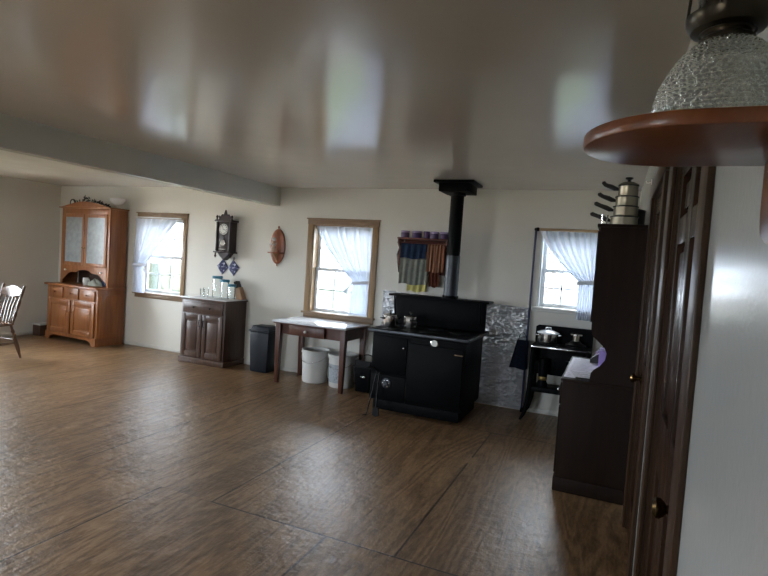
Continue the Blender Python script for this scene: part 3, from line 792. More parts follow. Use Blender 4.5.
# ------------------------------------------------------------------ navy trash can
tc_ = thing('trash_can', 'navy blue lidded trash can between the walnut cabinet and the table', 'trash can', (-4.15, 5.80, 0))
m = MB(); m.taper(-.150, .150, -.125, .125, 0, .53, .88, .02); m.build('bin', M['navy'], tc_)
m = MB(); m.box(-.162, .162, -.137, .137, .525, .555, .010); m.taper(-.125, .125, -.10, .10, .55, .605, 1.18, .012); m.build('lid', M['navy'], tc_)

# ------------------------------------------------------------------ table
tb = thing('side_table', 'small wooden table with white enamel top under the middle window', 'table', (-3.215, 5.665, 0))
hx, hy = .50, .31
MB().box(-hx, hx, -hy-.03, hy, .742, .765, .008).build('tabletop', M['enamel'], tb)
m = MB()
m.box(-hx+.045, hx-.045, -hy+.055, -hy+.075, .60, .742); m.box(-hx+.045, hx-.045, hy-.045, hy-.025, .60, .742)
m.box(-hx+.045, -hx+.065, -hy+.06, hy-.03, .60, .742); m.box(hx-.065, hx-.045, -hy+.06, hy-.03, .60, .742)
m.box(-hx+.01, hx-.01, -hy-.01, hy-.01, .728, .742, .003)
m.build('apron', M['table_wood'], tb)
for sx in (-1, 1):
    for sy in (-1, 1):
        m = MB(); cx, cy = sx*(hx-.06), (-hy+.05 if sy < 0 else hy-.045)
        m.taper(cx-.036, cx+.036, cy-.036, cy+.036, 0, .742, .66, .004); m.build('leg', M['table_wood'], tb)
d = MB(); d.box(-.28, .20, -hy+.005, -hy+.025, .605, .722, .004); d.box(-.27, .19, -hy+.025, -hy+.35, .612, .63); d.box(-.27, -.258, -hy+.025, -hy+.35, .612, .70); d.box(.178, .19, -hy+.025, -hy+.35, .612, .70)
o = d.build('drawer', M['table_wood'], tb)
kb = MB(); kb.lathe([(0, 0), (.008, 0), (.008, .012), (.018, .02), (.014, .03), (0, .033)], seg=16, M=Matrix.Translation((-.04, -hy+.005, .664)) @ Matrix.Rotation(PI/2, 4, 'X')); kb.build('knob', M['knobw'], o)

def bucket(loc, r, h, label, lab, lid):
    t = thing('plastic_bucket', label, 'bucket', loc, group='white buckets under the table')
    m = MB(); m.lathe([(0, 0), (r*.88, 0), (r*.9, .01), (r, h-.04), (r*1.05, h-.04), (r*1.05, h-.02), (r*1.02, h-.018), (r*1.04, h), (r*.97, h), (r*.85, .02), (0, .02)], seg=36); m.build('pail', M['plastic_w'], t)
    if lid:
        m = MB(); m.lathe([(0, h), (r*1.0, h), (r*1.09, h-.012), (r*1.09, h+.006), (r*.98, h+.012), (r*.9, h+.006), (0, h+.006)], seg=36); m.build('lid', M['plastic_w'], t)
    pts = [(r*1.06*math.cos(a), r*1.06*math.sin(a)*.35-r*.62-.06*math.sin(PI*k/14), h-.06-.11*math.sin(PI*k/14)) for k, a in enumerate([PI+PI*k/14 for k in range(15)])]
    pts = [(r*1.05*math.cos(PI+PI*k/14), -r*1.09*math.sin(PI*k/14), h-.05-.10*math.sin(PI*k/14)) for k in range(15)]
    m = MB(); m.tube(pts, .003, 6); m.ball((pts[0][0], 0, h-.05), .012); m.ball((pts[-1][0], 0, h-.05), .012); m.build('bail_handle', M['chrome'], t)
    if lab:
        def lf(u, v):
            a = -PI/2-.9+1.35*u; rr = r*(.9+.1*(.06+.24*v)/h)+.004
            return (rr*math.cos(a), rr*math.sin(a), .06+.22*v)
        MB().sheet(lf, 18, 2, .001).build('printed_label', M['label'], t)
    return t
bucket((-3.335, 5.76, 0), .170, .40, 'left white plastic bucket under the wooden table', False, False)
bucket((-2.945, 5.74, 0), .166, .385, 'right white plastic bucket with a printed label under the wooden table', True, True)

# coal hod
hd = thing('coal_bucket', 'black coal bucket on the floor between the table and the cookstove', 'bucket', (-2.60, 5.73, 0))
m = MB(); m.taper(-.11, .11, -.15, .15, 0, .30, .8, .012); m.build('hod_body', M['black'], hd)
m = MB(); m.box(-.12, .12, -.16, .16, .295, .315, .006); m.prism([(-.15, .31), (-.08, .31), (-.15, .38)], -.10, .10, 'x'); m.build('rim', M['iron'], hd)
m = MB(); m.tube([(-.11*math.cos(PI*k/10), 0, .31+.12*math.sin(PI*k/10)) for k in range(11)], .006, 8); m.build('bail_handle', M['iron'], hd)
m = MB(); m.ball((.02, -.158, .19), .022, 1.3, .4, .6); m.build('latch', M['chrome'], hd)

# ------------------------------------------------------------------ cookstove
sv = thing('cookstove', 'large black wood-burning cookstove with warming shelf and stovepipe', 'stove', (-1.72, 5.0, 0))
# local: x -.52..+.51, y -.05(front) .. .70
m = MB(); m.box(-.455, .455, -.02, .62, .035, .14, .004); m.build('base_skirt', M['black'], sv)
m = MB(); m.box(-.49, .49, -.05, .66, .14, .825, .01); m.build('body', M['black'], sv)
m = MB(); m.box(-.525, .52, -.085, .78, .828, .868, .008); top = m.build('cooktop', M['black'], sv)
m = MB(); m.box(-.530, .525, -.092, -.084, .834, .862, .003); m.box(.519, .527, -.09, .78, .834, .862, .003); m.box(-.532, -.524, -.09, .78, .834, .862, .003); m.build('cooktop_trim', M['ironm'], sv)
for lx, ly in ((-.33, .12), (-.33, .42), (.05, .12), (.05, .42), (.34, .27)):
    m = MB(); m.lathe([(0, .868), (.10, .868), (.10, .871), (.085, .873), (0, .873)], (lx, ly, 0), 28); m.build('stove_lid', M['iron'], sv)
d = MB(); d.box(-.475, -.10, -.068, -.048, .42, .80, .006); o = d.build('firebox_door', M['black'], sv)
MB().ball((-.13, -.085, .70), .014).build('latch', M['chrome'], o)
d = MB(); d.box(-.475, -.10, -.068, -.048, .16, .405, .006); o = d.build('ash_door', M['black'], sv)
m = MB(); m.lathe([(0, 0), (.05, 0), (.05, .012), (.028, .018), (.022, .03), (0, .032)], seg=24, M=Matrix.Translation((-.30, -.068, .325)) @ Matrix.Rotation(PI/2, 4, 'X')); o2 = m.build('draft_wheel', M['ironm'], o)
m = MB()
for k in range(6): m.ball((-.30+.033*math.cos(k*PI/3), -.084, .325+.033*math.sin(k*PI/3)), .008, 1, .4, 1, 8)
m.build('draft_hole', M['chrome'], o2)
d = MB(); d.box(-.085, .475, -.070, -.048, .19, .76, .008); o = d.build('oven_door', M['black'], sv)
m = MB(); m.tube([(.40, -.07, .705), (.40, -.095, .705), (.44, -.10, .705), (.475, -.098, .705)], .009, 8); m.build('oven_handle', M['chrome'], o)
m = MB(); m.lathe([(0, 0), (.040, 0), (.040, .01), (.034, .014), (0, .012)], seg=28, M=Matrix.Translation((.175, -.052, .787)) @ Matrix.Rotation(PI/2, 4, 'X')); o = m.build('thermometer', M['chrome'], sv)
m = MB(); m.lathe([(0, .0), (.031, .0), (.031, .0035), (0, .0035)], seg=28, M=Matrix.Translation((.175, -.064, .787)) @ Matrix.Rotation(PI/2, 4, 'X')); o = m.build('thermometer_face', M['dial'], o)
m = MB(); m.box(-.47, .47, -.062, -.048, .745, .748); m.box(-.095, -.09, -.062, -.048, .15, .80); m.build('seam', M['iron'], sv)
m = MB(); m.box(-.53, .51, .60, .64, .868, 1.18, .006); m.build('splash_back', M['black'], sv)
m = MB(); m.box(-.545, .575, .43, .665, 1.18, 1.203, .006); m.build('warming_shelf', M['black'], sv)
for sx in (-1, 1):
    m = MB(); m.tube([(sx*.48, .60, .93), (sx*.48, .50, .98), (sx*.48, .47, 1.08), (sx*.48, .45, 1.18)], .010, 8); m.build('shelf_bracket', M['black'], sv)
m = MB(); m.cyl((.13, .53, 1.203), (.13, .53, 1.66), .076, seg=32); m.build('lower_stovepipe', M['ironm'], sv)
m = MB(); m.cyl((.13, .53, 1.65), (.13, .53, 2.32), .071, seg=32); m.build('upper_stovepipe', M['black'], sv)
m = MB(); m.lathe([(.077, 0), (.086, .0), (.086, .03), (.077, .03), (.077, 0)], (.13, .53, 1.203), 32); m.build('pipe_flange', M['black'], sv)
m = MB(); m.box(.13-.165, .13+.165, .53-.165, .53+.165, 2.325, 2.415, .006); m.lathe([(.07, 0), (.088, 0), (.088, .03), (.07, .03)], (.13, .53, 2.297), 32); m.box(.13-.215, .13+.215, .53-.20, .53+.20, 2.412, 2.438, .004); m.build('ceiling_collar', M['black'], sv)

pk = thing('fire_poker', 'thin black fire poker leaning on the front of the cookstove', 'poker', (-2.16, 4.80, 0))
m = MB(); m.tube([(0, 0, .008), (.02, .06, .22), (.04, .115, .44)], .007, 8); m.build('shaft', M['iron'], pk)
m = MB(); m.tube([(.04, .115, .44), (.02, .09, .47), (-.03, .06, .49), (-.06, .05, .46)], .008, 8); m.build('grip', M['iron'], pk)
m = MB(); m.tube([(0, 0, .008), (-.03, -.03, .008)], [.007, .004], 8); m.build('hook', M['iron'], pk)
ts = thing('ash_shovel', 'narrow black ash shovel leaning on the cookstove beside the poker', 'shovel', (-2.06, 4.80, 0))
m = MB(); m.tube([(-.03, .112, .43), (-.018, .05, .22), (0, .012, .10)], .008, 8); m.build('handle', M['iron'], ts)
m = MB(); m.prism([(-.03, .10), (.03, .10), (.036, .02), (.0, .002), (-.036, .02)], -.004, .012); m.build('blade', M['iron'], ts)

def stock(loc, r, h, rz, label):
    t = thing('cooking_pot', label, 'pot', loc, rz, group='steel pots on the cookstove')
    m = MB(); m.lathe([(0, 0), (r*.95, 0), (r, .008), (r, h), (r*1.05, h), (r*1.05, h+.004), (r*.96, h+.004), (r*.96, .01), (0, .008)], seg=32); m.build('pot_body', M['steel'], t)
    l = MB(); l.lathe([(0, h+.005), (r*1.02, h+.005), (r*.98, h+.014), (r*.5, h+.026), (0, h+.03)], seg=32); l = l.build('lid', M['steel'], t)
    MB().lathe([(0, 0), (.010, 0), (.008, .012), (.018, .02), (.016, .03), (0, .032)], (0, 0, h+.029), 16).build('lid_knob', M['bakelite'], l)
    for sx in (-1, 1):
        m = MB(); m.tube([(sx*r, -.03, h-.025), (sx*(r+.028), -.022, h-.02), (sx*(r+.028), .022, h-.02), (sx*r, .03, h-.025)], .006, 8); m.build('side_handle', M['bakelite'], t)
    return t
stock((-2.115, 5.16, .8735), .080, .112, .9, 'left of two small stainless pots on the cookstove top')
stock((-1.905, 5.21, .8735), .072, .11, -.9, 'right of two small stainless pots on the cookstove top')

# foil heat shield on wall
def foil_fn(u, v):
    x = -2.58+1.76*u; z = .01+1.135*v
    return (x, YB-.006-.012*abs(math.sin(17.7*u+3*math.sin(9*v)))*abs(math.cos(15*v+6*u))-.004*math.sin(61*u+9*math.sin(23*v)), z+.055*(1-u)*v)
o = MB().sheet(foil_fn, 130, 100, .002).build('foil_heat_shield', M['foil']); tag(o, 'crinkled silver foil heat shield on the wall behind the cookstove', 'heat shield')

# ------------------------------------------------------------------ wall rack with towels and jars
rk = thing('towel_shelf', 'mahogany wall shelf with towel bars left of the stovepipe', 'shelf', (-2.08, YB, 1.85))
m = MB(); m.box(-.30, .32, -.17, 0, -.02, 0, .004); m.build('shelf_board', M['rack'], rk)
m = MB(); m.box(-.26, .30, -.014, 0, -.42, -.02, .003); m.build('back_board', M['rack'], rk)
for sx in (-.29, .30):
    m = MB(); pr = [(-.0, -.02), (-.15, -.02), (-.15, -.07), (-.10, -.10), (-.075, -.16), (-.11, -.22), (-.11, -.27), (-.06, -.33), (-.04, -.40), (0, -.43)]
    m.prism(pr, sx-.01, sx+.01, 'x'); m.build('side_bracket', M['rack'], rk)
for bz, by in ((-.06, -.125), (-.235, -.095)):
    m = MB(); m.cyl((-.29, by, bz), (.30, by, bz), .009, seg=10); m.build('towel_bar', M['rack'], rk)
m = MB(); m.tube([(-.325, -.015, -.03), (-.34, -.015, -.06), (-.325, -.015, -.12), (-.345, -.015, -.2), (-.33, -.015, -.3), (-.315, -.015, -.42)], [.012, .018, .008, .012, .014, .006], 8)
o = m.build('carved_stick', M['clock']); o.location = rk.location; tag(o, 'dark carved wooden stick hanging left of the towel shelf', 'stick')
def towel(name, label, x0, x1, zt, drop, bar_y, mat, wav=3, back=.5, skew=0, off=0):
    def fn(u, v):
        L = drop*(1+back); s = v*L-drop*back
        bx_ = x0+(x1-x0)*u
        r = .012+off
        rip = .010*math.sin(2*PI*wav*u+v*2)
        if s < 0: return (bx_+skew*abs(s)*.2, bar_y+r+rip*.3, zt+s)
        k = min(1, s/.03)
        return (bx_+skew*s, bar_y-r*k+r*(1-k)-(rip+.010)*min(1, s/.1)*.8, zt+.012+off-s+ (.008*math.sin(9*u)*(v > .9)))
    o = MB().sheet(fn, 40, 30, .004).build(name, mat, loc=(-2.08, YB, 1.85)); tag(o, label, 'towel', 'towels on the towel shelf'); return o
towel('dish_towel', 'dark blue towel folded over the upper bar of the towel shelf', -.255, .06, -.06, .195, -.125, M['blue_towel'], 4, .5)
towel('dish_towel', 'grey-green towel hanging from the lower bar of the towel shelf', -.265, .085, -.235, .33, -.095, M['grey_towel'], 5, .6, 0, .004)
towel('dish_towel', 'plain rust-brown towel hanging lowest at the right of the grey-green towel', .095, .215, -.235, .34, -.095, M['rust_towel'], 3, .6, .06, .002)
towel('dish_towel', 'brown towel with pale stripes hanging from the upper bar near the stovepipe', .075, .285, -.06, .34, -.125, M['stripe_towel'], 4, .3)
towel('dish_towel', 'yellow towel showing below the grey-green towel', -.18, .055, -.27, .375, -.035, M['yellow_towel'], 3, .1)
for k, (xo, r, lab) in enumerate(((-.235, .052, 'leftmost purple jar on the towel shelf'), (-.085, .056, 'second purple jar from the left on the towel shelf'), (.035, .036, 'smallest and darkest purple jar, in the middle of the towel shelf'), (.13, .05, 'fourth purple jar from the left on the towel shelf'), (.245, .05, 'rightmost purple jar, on the towel shelf next to the stovepipe'))):
    t = thing('purple_jar', lab, 'jar', (-2.08+xo, YB-.085, 1.8505), group='purple jars on the towel shelf')
    MB().lathe([(0, 0), (r*.92, 0), (r, .01), (r, .052), (r*.94, .058), (0, .058)], seg=24).build('jar_body', M['purple'], t)
    MB().lathe([(0, .058), (r*.98, .058), (r*1.0, .064), (r*1.0, .078), (r*.92, .082), (0, .082)], seg=24).build('lid', M['lilac'] if k != 2 else M['purple'], t)
# ------------------------------------------------------------------ range by window 3
rg = thing('range_stove', 'small black kerosene range on curved legs under the right window', 'stove', (-.43, 5.75, 0))
m = MB(); m.box(-.29, .29, -.17, .19, .775, .80, .005); m.build('range_top', M['black'], rg)
m = MB(); m.box(-.285, .285, -.185, -.172, .782, .797, .002); m.build('front_trim', M['chrome'], rg)
m = MB(); m.box(-.27, .27, .03, .18, .48, .775, .004); m.box(-.27, -.25, -.15, .03, .62, .775); m.box(.25, .27, -.15, .03, .62, .775); m.build('range_body', M['black'], rg)
m = MB(); m.prism([(-.29, .80), (.29, .80), (.29, .965), (.26, .985), (-.26, .985), (-.29, .965)], .155, .175); m.build('splash_back', M['black'], rg)
m = MB(); m.box(-.27, .27, -.15, .16, .335, .36, .004); m.box(-.28, .28, -.16, -.15, .325, .375, .003); m.build('lower_shelf', M['black'], rg)
for sx in (-1, 1):
    for sy in (-1, 1):
        m = MB(); y0 = -.14 if sy < 0 else .15
        m.tube([(sx*.265, y0, .775), (sx*.268, y0, .5), (sx*.272, y0, .35), (sx*.285, y0+sy*.004, .2), (sx*.31, y0+sy*.008, .08), (sx*.345, y0+sy*.01, .012)], [.024, .028, .030, .027, .020, .012], 10)
        m.build('leg', M['black'], rg)
for bx_ in (-.16, .10):
    m = MB(); m.lathe([(0, .36), (.05, .36), (.055, .40), (.04, .43), (.045, .47), (.05, .58), (.045, .66), (0, .66)], (bx_, -.06, 0), 20); o = m.build('burner_drum', M['black'], rg)
    MB().lathe([(.043, .44), (.049, .45), (.049, .47), (.043, .48)], (bx_, -.06, 0), 20).build('burner_ring', M['yellow_bit'], o)
for bx_ in (-.14, .13):
    m = MB(); m.lathe([(.02, .80), (.09, .80), (.09, .812), (.075, .812), (.075, .805), (.02, .805)], (bx_, 0, 0), 24); m.box(bx_-.095, bx_+.095, -.006, .006, .803, .818); m.box(bx_-.006, bx_+.006, -.095, .095, .803, .818); m.build('grate', M['iron'], rg)
ct = thing('cooking_pot', 'white-lidded stainless pot on the small range under the window', 'pot', (-.575, 5.74, .8185), .5)
m = MB(); r, h = .098, .10; m.lathe([(0, 0), (r*.95, 0), (r, .01), (r, h), (r*1.05, h), (r*.96, h+.003), (r*.95, .012), (0, .01)], seg=32); m.build('pot_body', M['steel'], ct)
m = MB(); m.lathe([(0, h+.004), (r*1.14, h+.004), (r*1.12, h+.012), (r*.6, h+.032), (r*.2, h+.04), (0, h+.041)], seg=32); l = m.build('lid', M['enamel'], ct)
MB().tube([(-.03, 0, h+.036), (-.026, 0, h+.06), (.026, 0, h+.06), (.03, 0, h+.036)], .007, 8).build('lid_handle', M['enamel'], l)
for sx in (-1, 1): MB().tube([(sx*r, -.03, .08), (sx*(r+.03), -.02, .085), (sx*(r+.03), .02, .085), (sx*r, .03, .08)], .006, 8).build('side_handle', M['chrome'], ct)
wf = thing('trivet_burner', 'black iron camp burner with a steel cap on the range right of the pot', 'burner', (-.30, 5.76, .8185))
m = MB(); m.lathe([(0, 0), (.10, 0), (.105, .012), (.06, .03), (.045, .05), (0, .05)], seg=24); m.build('burner_base', M['iron'], wf)
m = MB(); m.lathe([(.02, .05), (.03, .05), (.03, .11), (.02, .11)], seg=20)
m.build('burner_tube', M['pan'], wf)
m = MB(); m.lathe([(0, .11), (.06, .11), (.06, .122), (0, .124)], seg=20); m.build('burner_cap', M['steel'], wf)
bg = thing('cloth_bag', 'navy cloth bag hanging by its strap at the left end of the small range', 'bag', (-.835, 5.82, .5))
def bagf(u, v):
    a = 2*PI*u; k = .055+.035*(1-v)+.006*math.sin(5*a)
    return (k*math.cos(a)*1.05-.03*(1-v), (.03+.02*(1-v))*math.sin(a)+.004*math.sin(4*a+6*v), .005+.30*v+.012*math.sin(a*2)*(1-v))
m = MB(); m.sheet(bagf, 36, 14); bo = m.build('bag_body', M['navy_cloth'], bg)
m = MB(); m.tube([(-.05, 0, .30), (-.035, 0, .36), (.0, 0, .395), (.025, .0, .36), (.045, 0, .30)], .004, 6); m.build('strap', M['navy_cloth'], bg)
pl = thing('broom_handle', 'long dark blue pole standing against the wall left of the right window', 'pole', (-.812, 5.955, 0))
m = MB(); m.tube([(0, 0, .03), (-.002, .012, 1.1), (0, .028, 2.0)], .0115, 10); m.build('shaft', M['pole'], pl)
m = MB(); m.ball((0, .028, 2.01), .019); m.build('end_knob', M['black'], pl)
m = MB(); m.lathe([(0, 0), (.016, 0), (.018, .02), (.012, .05), (0, .05)], seg=12); m.build('rubber_foot', M['black'], pl)

# ------------------------------------------------------------------ right hutch
ht = thing('hutch', 'tall dark wooden hutch with a scalloped side against the right wall', 'hutch', (XR-.004, 3.95, 0))
# local x: 0 at wall, negative into the room; y 0..1.12
LH = 1.12
side = [(0, .80), (0, 1.885), (-.295, 1.885), (-.297, 1.55), (-.30, 1.25), (-.298, 1.175), (-.285, 1.13), (-.245, 1.095), (-.205, 1.06), (-.187, 1.02), (-.195, .97), (-.225, .925), (-.262, .895), (-.278, .87), (-.285, .80)]
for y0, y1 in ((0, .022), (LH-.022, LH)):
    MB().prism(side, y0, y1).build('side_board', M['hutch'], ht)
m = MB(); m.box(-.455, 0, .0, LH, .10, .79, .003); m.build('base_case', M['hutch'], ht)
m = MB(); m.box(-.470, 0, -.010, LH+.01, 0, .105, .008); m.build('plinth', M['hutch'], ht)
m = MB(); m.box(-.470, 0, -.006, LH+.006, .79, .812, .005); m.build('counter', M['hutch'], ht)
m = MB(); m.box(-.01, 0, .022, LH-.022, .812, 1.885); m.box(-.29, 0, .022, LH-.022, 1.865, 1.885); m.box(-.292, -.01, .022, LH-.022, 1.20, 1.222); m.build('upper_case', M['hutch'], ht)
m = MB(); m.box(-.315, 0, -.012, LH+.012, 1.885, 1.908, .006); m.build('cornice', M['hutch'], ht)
for k in range(2):
    y0 = .03+k*.535
    d = MB(); d.box(-.31, -.29, y0, y0+.525, 1.225, 1.86, .004); o = d.build('upper_door', M['hutch'], ht)
    MB().ball((-.318, y0+(.49 if k == 0 else .035), 1.45), .012).build('knob', M['chrome'], o)
    d = MB(); d.box(-.472, -.455, y0, y0+.525, .12, .60, .004); o = d.build('lower_door', M['hutch'], ht)
    MB().ball((-.485, y0+(.49 if k == 0 else .035), .45), .012).build('knob', M['chrome'], o)
    d = MB(); d.box(-.472, -.455, y0, y0+.525, .62, .77, .004); o = d.build('drawer', M['hutch'], ht)
    for q in (.1, .425): MB().ball((-.486, y0+q, .70), .012).build('knob', M['chrome'], o)
# papers etc. on hutch counter (z .812)
def paper(name, label, x, y, w, d, rz, z, lines):
    t = thing(name, label, 'paper', (x, y, z), rz)
    MB().box(-w/2, w/2, -d/2, d/2, 0, .0015).build('sheet', M['paper'], t, smooth=False)
    if lines:
        m = MB()
        for k in range(lines):
            yy = -d/2+.04+(d-.08)*k/(lines-1)
            m.box(-w/2+.02, w/2-.02-.05*((k*7) % 3), yy, yy+.006, .0016, .0021)
        m.build('printed_lines', M['ink'], t, smooth=False)
paper('newspaper', 'large printed paper covering the counter of the dark hutch', -.135, 4.50, .27, .98, 0, .8125, 16)
paper('letter', 'small printed sheet lying on the newspaper at the near end of the hutch', -.14, 4.16, .20, .26, .2, .8155, 7)
pn = thing('pen', 'dark pen lying at the near edge of the papers on the hutch', 'pen', (-.13, 3.995, .8195), .05)
m = MB(); m.cyl((-.06, 0, .0), (.05, 0, .0), .0065, seg=10); m.build('barrel', M['bakelite'], pn); m = MB(); m.cyl((.05, 0, 0), (.068, 0, 0), .0065, .001, 10); m.build('tip', M['chrome'], pn)
tx = thing('tissue_box', 'purple tissue box on the hutch counter seen through the scalloped cutout', 'box', (.02, 4.56, .8145))
MB().box(-.075, .055, -.12, .12, 0, .155, .004).build('carton', M['tissue'], tx)
m = MB(); m.sheet(lambda u, v: (-.03+.05*u+.01*math.sin(8*v), -.04+.08*v, .155+.05*math.sin(PI*u)*math.sin(PI*v)), 10, 10); m.build('tissue', M['paper'], tx)
sc = thing('desk_gadget', 'small dark gadget on the hutch counter behind the purple box', 'gadget', (-.055, 4.83, .8145))
m = MB(); m.prism([(-.07, 0), (.06, 0), (.06, .03), (.03, .07), (-.01, .08), (-.05, .05), (-.07, .03)], -.03, .03); m.build('body', M['bakelite'], sc)
m = MB(); m.lathe([(.02, -.012), (.034, -.012), (.034, .012), (.02, .012), (.02, -.012)], seg=24, M=Matrix.Translation((.0, 0, .075)) @ Matrix.Rotation(PI/2, 4, 'X')); m.build('roll', M['lilac'], sc)

# ------------------------------------------------------------------ pan stack on the hutch
PX, PY, PZ = .036, 4.24, 1.9085
sizes = [(.091, .080), (.082, .073), (.075, .070), (.066, .080)]
lab = ['bottom and widest pan of the stacked saucepans on the dark hutch', 'second pan from the bottom of the saucepan stack on the hutch', 'third pan from the bottom of the saucepan stack on the hutch', 'smallest saucepan with a black-knobbed lid, topmost of the stack on the hutch']
z = PZ
for i, (r, h) in enumerate(sizes):
    t = thing('saucepan', lab[i], 'saucepan', (PX+.004*i, PY, z), [-.05, .12, .0, .1][i], group='saucepans stacked on the hutch')
    m = MB(); m.lathe([(0, 0), (r*.93, 0), (r, .008), (r, h-.004), (r*1.05, h-.002), (r*1.05, h), (r*.96, h), (r*.95, .010), (0, .008)], seg=32)
    m.build('pan_body', M['pan'], t)
    MB().lathe([(r*.99, h-.008), (r*1.06, h-.007), (r*1.075, h-.0035), (r*1.06, h-.0002), (r*.99, h-.001)], seg=32).build('rim', M['ironm'], t)
    hl = .142-.009*i
    m = MB(); m.tube([(-r+.002, 0, h-.03), (-r-.025, 0, h-.024), (-r-.05, 0, h-.012), (-r-.09, 0, h+.002), (-r-hl+.012, 0, h+.016), (-r-hl, 0, h+.018)], [.009, .017, .018, .015, .016, .008], 10); m.build('handle', M['bakelite'], t)
    if i == 3:
        l = MB(); l.lathe([(0, h), (r*1.08, h), (r*1.06, h+.006), (r*.6, h+.022), (0, h+.026)], seg=32); l = l.build('lid', M['pan'], t)
        MB().lathe([(0, 0), (.012, 0), (.01, .012), (.026, .022), (.027, .032), (0, .034)], (0, 0, h+.024), 18).build('lid_knob', M['bakelite'], l)
    z += h+.0006
dpz = thing('saucepan', 'small dark pot with lid behind the saucepan stack on the hutch', 'saucepan', (.116, 4.41, PZ), .2)
m = MB(); m.lathe([(0, 0), (.060, 0), (.064, .01), (.064, .135), (.068, .137), (.060, .139), (.058, .012), (0, .01)], seg=28); m.build('pan_body', M['oven_dark'], dpz)
m = MB(); m.lathe([(0, .139), (.068, .139), (.062, .147), (.03, .157), (0, .160)], seg=28); l = m.build('lid', M['oven_dark'], dpz)
MB().lathe([(0, 0), (.008, 0), (.018, .014), (0, .02)], (0, 0, .159), 14).build('lid_knob', M['bakelite'], l)
for k, (xx, yy, hh, lb) in enumerate(((-.092, 4.05, .07, 'nearer small clear glass under the pan handles on the hutch'), (-.065, 4.42, .08, 'farther small clear glass under the pan handles on the hutch'))):
    tumbler((xx, yy, PZ), .026, hh, lb)
hk = thing('wall_hook', 'small white hook high on the right wall above the hutch', 'hook', (XR, 4.12, 2.22))
m = MB(); m.box(-.006, 0, -.012, .012, -.018, .018, .002); m.build('plate', M['knobw'], hk)
m = MB(); m.tube([(-.005, 0, -.004), (-.03, 0, -.008), (-.036, 0, .008)], .004, 8); m.build('prong', M['knobw'], hk)

# ------------------------------------------------------------------ lamp shelf and oil lamp
ls = thing('lamp_shelf', 'rounded cherry wood lamp shelf on the near right wall', 'shelf', (XR, .787, 1.72))
RD = .122
poly = [(0, -RD), (-.121, -RD)]+[(-.121-RD*math.sin(PI*k/24), -RD*math.cos(PI*k/24)) for k in range(1, 24)]+[(-.121, RD), (0, RD)]
MB().prism(poly, 0, .0185, 'z', .004).build('shelf_board', M['shelf_wood'], ls)
bp_ = [(-.128, 0), (.098, 0), (.098, -.07), (.088, -.10), (.06, -.112), (0, -.125), (-.06, -.112), (-.112, -.10), (-.128, -.07)]
m = MB(); m.prism(bp_, -.012, 0, 'x', .002); m.build('back_plate', M['shelf_wood'], ls)
lm = thing('oil_lamp', 'large pressed-glass oil lamp with dark burner on the cherry shelf', 'lamp', (.106, .79, 1.739))
R0 = .080
prof = [(0, .002), (R0*.9, .0), (R0, .006), (R0*1.0, .018), (R0*.965, .038), (R0*.90, .058), (R0*.80, .076), (R0*.66, .093), (R0*.50, .106), (R0*.38, .113), (.027, .116), (0, .117)]
def font_r(z):
    P_ = prof[2:-1]
    for (r0, z0), (r1, z1) in zip(P_, P_[1:]):
        if z <= z1: return r0+(r1-r0)*max(0, (z-z0)/(z1-z0))
    return P_[-1][0]
def font_fn(u, v):
    a = 2*PI*u; z = .006+.108*v; q = v*19; row = int(q)
    r = font_r(z)
    k = abs(math.sin(PI*q))**.6*(.55+.45*math.sin(46*a+row*2.1+1.7*math.sin(row*5.3+3*a)))
    return (math.cos(a)*(r-.0018+.0030*k), math.sin(a)*(r-.0018+.0030*k), z)
lf_ = MB(); lf_.lathe([(0, .002), (R0*.9, 0), (R0, .006)], seg=60); lf_.lathe([(.0285, .1135), (.027, .116), (0, .117)], seg=40)
lf_.sheet(font_fn, 300, 114); lf_.build('glass_font', M['lamp_glass'], lm, ang=80)
m = MB(); m.lathe([(0, .113), (.028, .113), (.031, .117), (.027, .120), (.027, .124), (.030, .127), (.030, .131), (.026, .134), (.025, .142), (0, .142)], seg=40); m.build('collar', M['bronze'], lm)
b_ = MB(); b_.lathe([(.024, .128), (.032, .125), (.041, .128), (.047, .137), (.048, .146), (.045, .146), (.043, .138), (.039, .132), (.031, .129), (.024, .132)], seg=40)
b_.lathe([(0, .138), (.024, .138), (.030, .15), (.032, .172), (.022, .19), (.010, .205), (0, .206)], seg=32)
o = b_.build('burner', M['bronze'], lm)
m = MB(); m.cyl((.02, -.006, .150), (.062, -.022, .146), .003, seg=8); m.lathe([(0, -.003), (.012, -.003), (.012, .003), (0, .003)], seg=18, M=Matrix.Translation((.062, -.022, .146)) @ Matrix.Rotation(PI/2, 4, 'Y')); m.build('wick_wheel', M['bronze'], o)
for k in range(6):
    a = k*PI/3+.2
    MB().tube([(.047*math.cos(a), .047*math.sin(a), .144), (.045*math.cos(a), .045*math.sin(a), .175), (.040*math.cos(a), .040*math.sin(a), .205)], .0020, 6).build('gallery_prong', M['bronze'], o)
m = MB(); m.lathe([(.032, .160), (.034, .160), (.038, .20), (.042, .235), (.033, .29), (.028, .38), (.031, .42), (.029, .42), (.026, .38), (.031, .29), (.040, .235), (.036, .20), (.032, .160)], seg=40); m.build('chimney', M['glass'], lm)

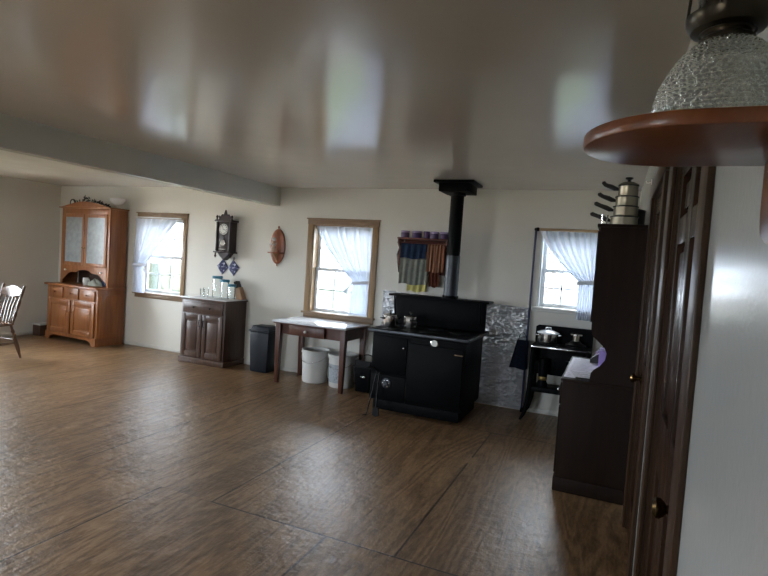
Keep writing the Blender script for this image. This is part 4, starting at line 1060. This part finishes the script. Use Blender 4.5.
# ------------------------------------------------------------------ outdoors
def ring_ground():
    m = MB(); m.box(-90, 90, 4.5, 46, -.62, -.5); return m
struct(ring_ground().build('lawn', M['lawn'], smooth=False), 'green lawn around the house')
struct(MB().box(-90, 90, 46, 130, -.62, -.47).build('gravel_field', M['gravel'], smooth=False), 'pale gravel field beyond the lawn')
struct(MB().box(-90, 90, -90, 4.5, -.62, -.49).build('bounce_ground', M['reflector'], smooth=False), 'unseen pale ground yard on the near side of the house')  # ground out of view, added to throw skylight up onto ceiling and walls
def bare_tree(loc, hgt, label, seed):
    rnd = random.Random(seed)
    t = thing('bare_tree', label, 'tree', loc)
    tr = MB(); br = MB()
    def grow(p, d, L, r, lv):
        q = p+d*L; mid = p.lerp(q, .5)+Vector((rnd.uniform(-.06, .06), rnd.uniform(-.06, .06), 0))*L
        (tr if lv == 0 else br).tube([p, mid, q], [r, r*.85, r*.68], 6)
        if lv >= 4: return
        for k in range(3 if lv < 3 else 2):
            nd = (d+Vector((rnd.uniform(-.8, .8), rnd.uniform(-.8, .8), rnd.uniform(-.1, .5)))).normalized()
            grow(p.lerp(q, rnd.uniform(.6, 1)), nd, L*rnd.uniform(.6, .8), r*.6, lv+1)
    grow(Vector((0, 0, 0)), Vector((.05, 0, 1)), hgt*.3, hgt*.02, 0)
    tr.build('trunk', M['bark'], t); br.build('branches', M['bark'], t)
bare_tree((-1.9, 17.5, -.5), 6.5, 'bare leafless tree on the lawn outside the right window', 5)

# ------------------------------------------------------------------ sky
SKY_LOW, SKY_HIGH = 22.0, 27.0
w = bpy.data.worlds.new('overcast_sky'); S.world = w; w.use_nodes = True
nt = w.node_tree; bgn = nt.nodes['Background']
tc = N(nt, 'ShaderNodeTexCoord'); mp = N(nt, 'ShaderNodeMapping'); mp.inputs['Scale'].default_value = (1, 1, 2.5)
nt.links.new(tc.outputs['Generated'], mp.inputs['Vector'])
f = noise(nt, mp.outputs['Vector'], 2.2, 5, .55)
c = ramp(nt, f, [(.3, (.70, .83, 1.0)), (.7, (.97, .985, 1.0))])
# cloud cover is thinnest (brightest) on the far side of the house, where the hidden sun stands
sd = Vector((-.6, -.7, .42)).normalized()
dt = N(nt, 'ShaderNodeVectorMath', operation='DOT_PRODUCT'); dt.inputs[1].default_value = sd
nt.links.new(tc.outputs['Generated'], dt.inputs[0])
gl = N(nt, 'ShaderNodeMapRange'); gl.interpolation_type = 'SMOOTHSTEP'
gl.inputs['From Min'].default_value = -.35; gl.inputs['From Max'].default_value = 1.0
gl.inputs['To Min'].default_value = SKY_LOW; gl.inputs['To Max'].default_value = SKY_HIGH
nt.links.new(dt.outputs['Value'], gl.inputs['Value'])
nt.links.new(gl.outputs[0], bgn.inputs['Strength'])
nt.links.new(c, bgn.inputs['Color'])

# ------------------------------------------------------------------ camera
cam = bpy.data.cameras.new('camera'); co = bpy.data.objects.new('camera', cam); COL.objects.link(co); S.camera = co
cam.sensor_fit = 'HORIZONTAL'; cam.sensor_width = 36; cam.lens = 532/768*36; cam.clip_start = .02; cam.clip_end = 400
yaw, pitch, roll = map(math.radians, (23.2, 2.85, 3.83))
fwd = Vector((-math.sin(yaw)*math.cos(pitch), math.cos(yaw)*math.cos(pitch), -math.sin(pitch)))
right = Vector((math.cos(yaw), math.sin(yaw), 0)); down = fwd.cross(right)
r2 = math.cos(roll)*right-math.sin(roll)*down; d2 = math.sin(roll)*right+math.cos(roll)*down
Mx = Matrix((r2, -d2, -fwd)).transposed().to_4x4(); Mx.translation = (0, 0, 1.55)
co.matrix_world = Mx

vs = S.view_settings
S.display_settings.display_device = 'sRGB'
vs.view_transform = 'Standard'; vs.look = 'None'; vs.gamma = 1; vs.exposure = 0.66; vs.use_curve_mapping = False
S.cycles.max_bounces = 10; S.cycles.diffuse_bounces = 6; S.cycles.transparent_max_bounces = 16
S.cycles.sample_clamp_indirect = 8
S.cycles.use_denoising = True
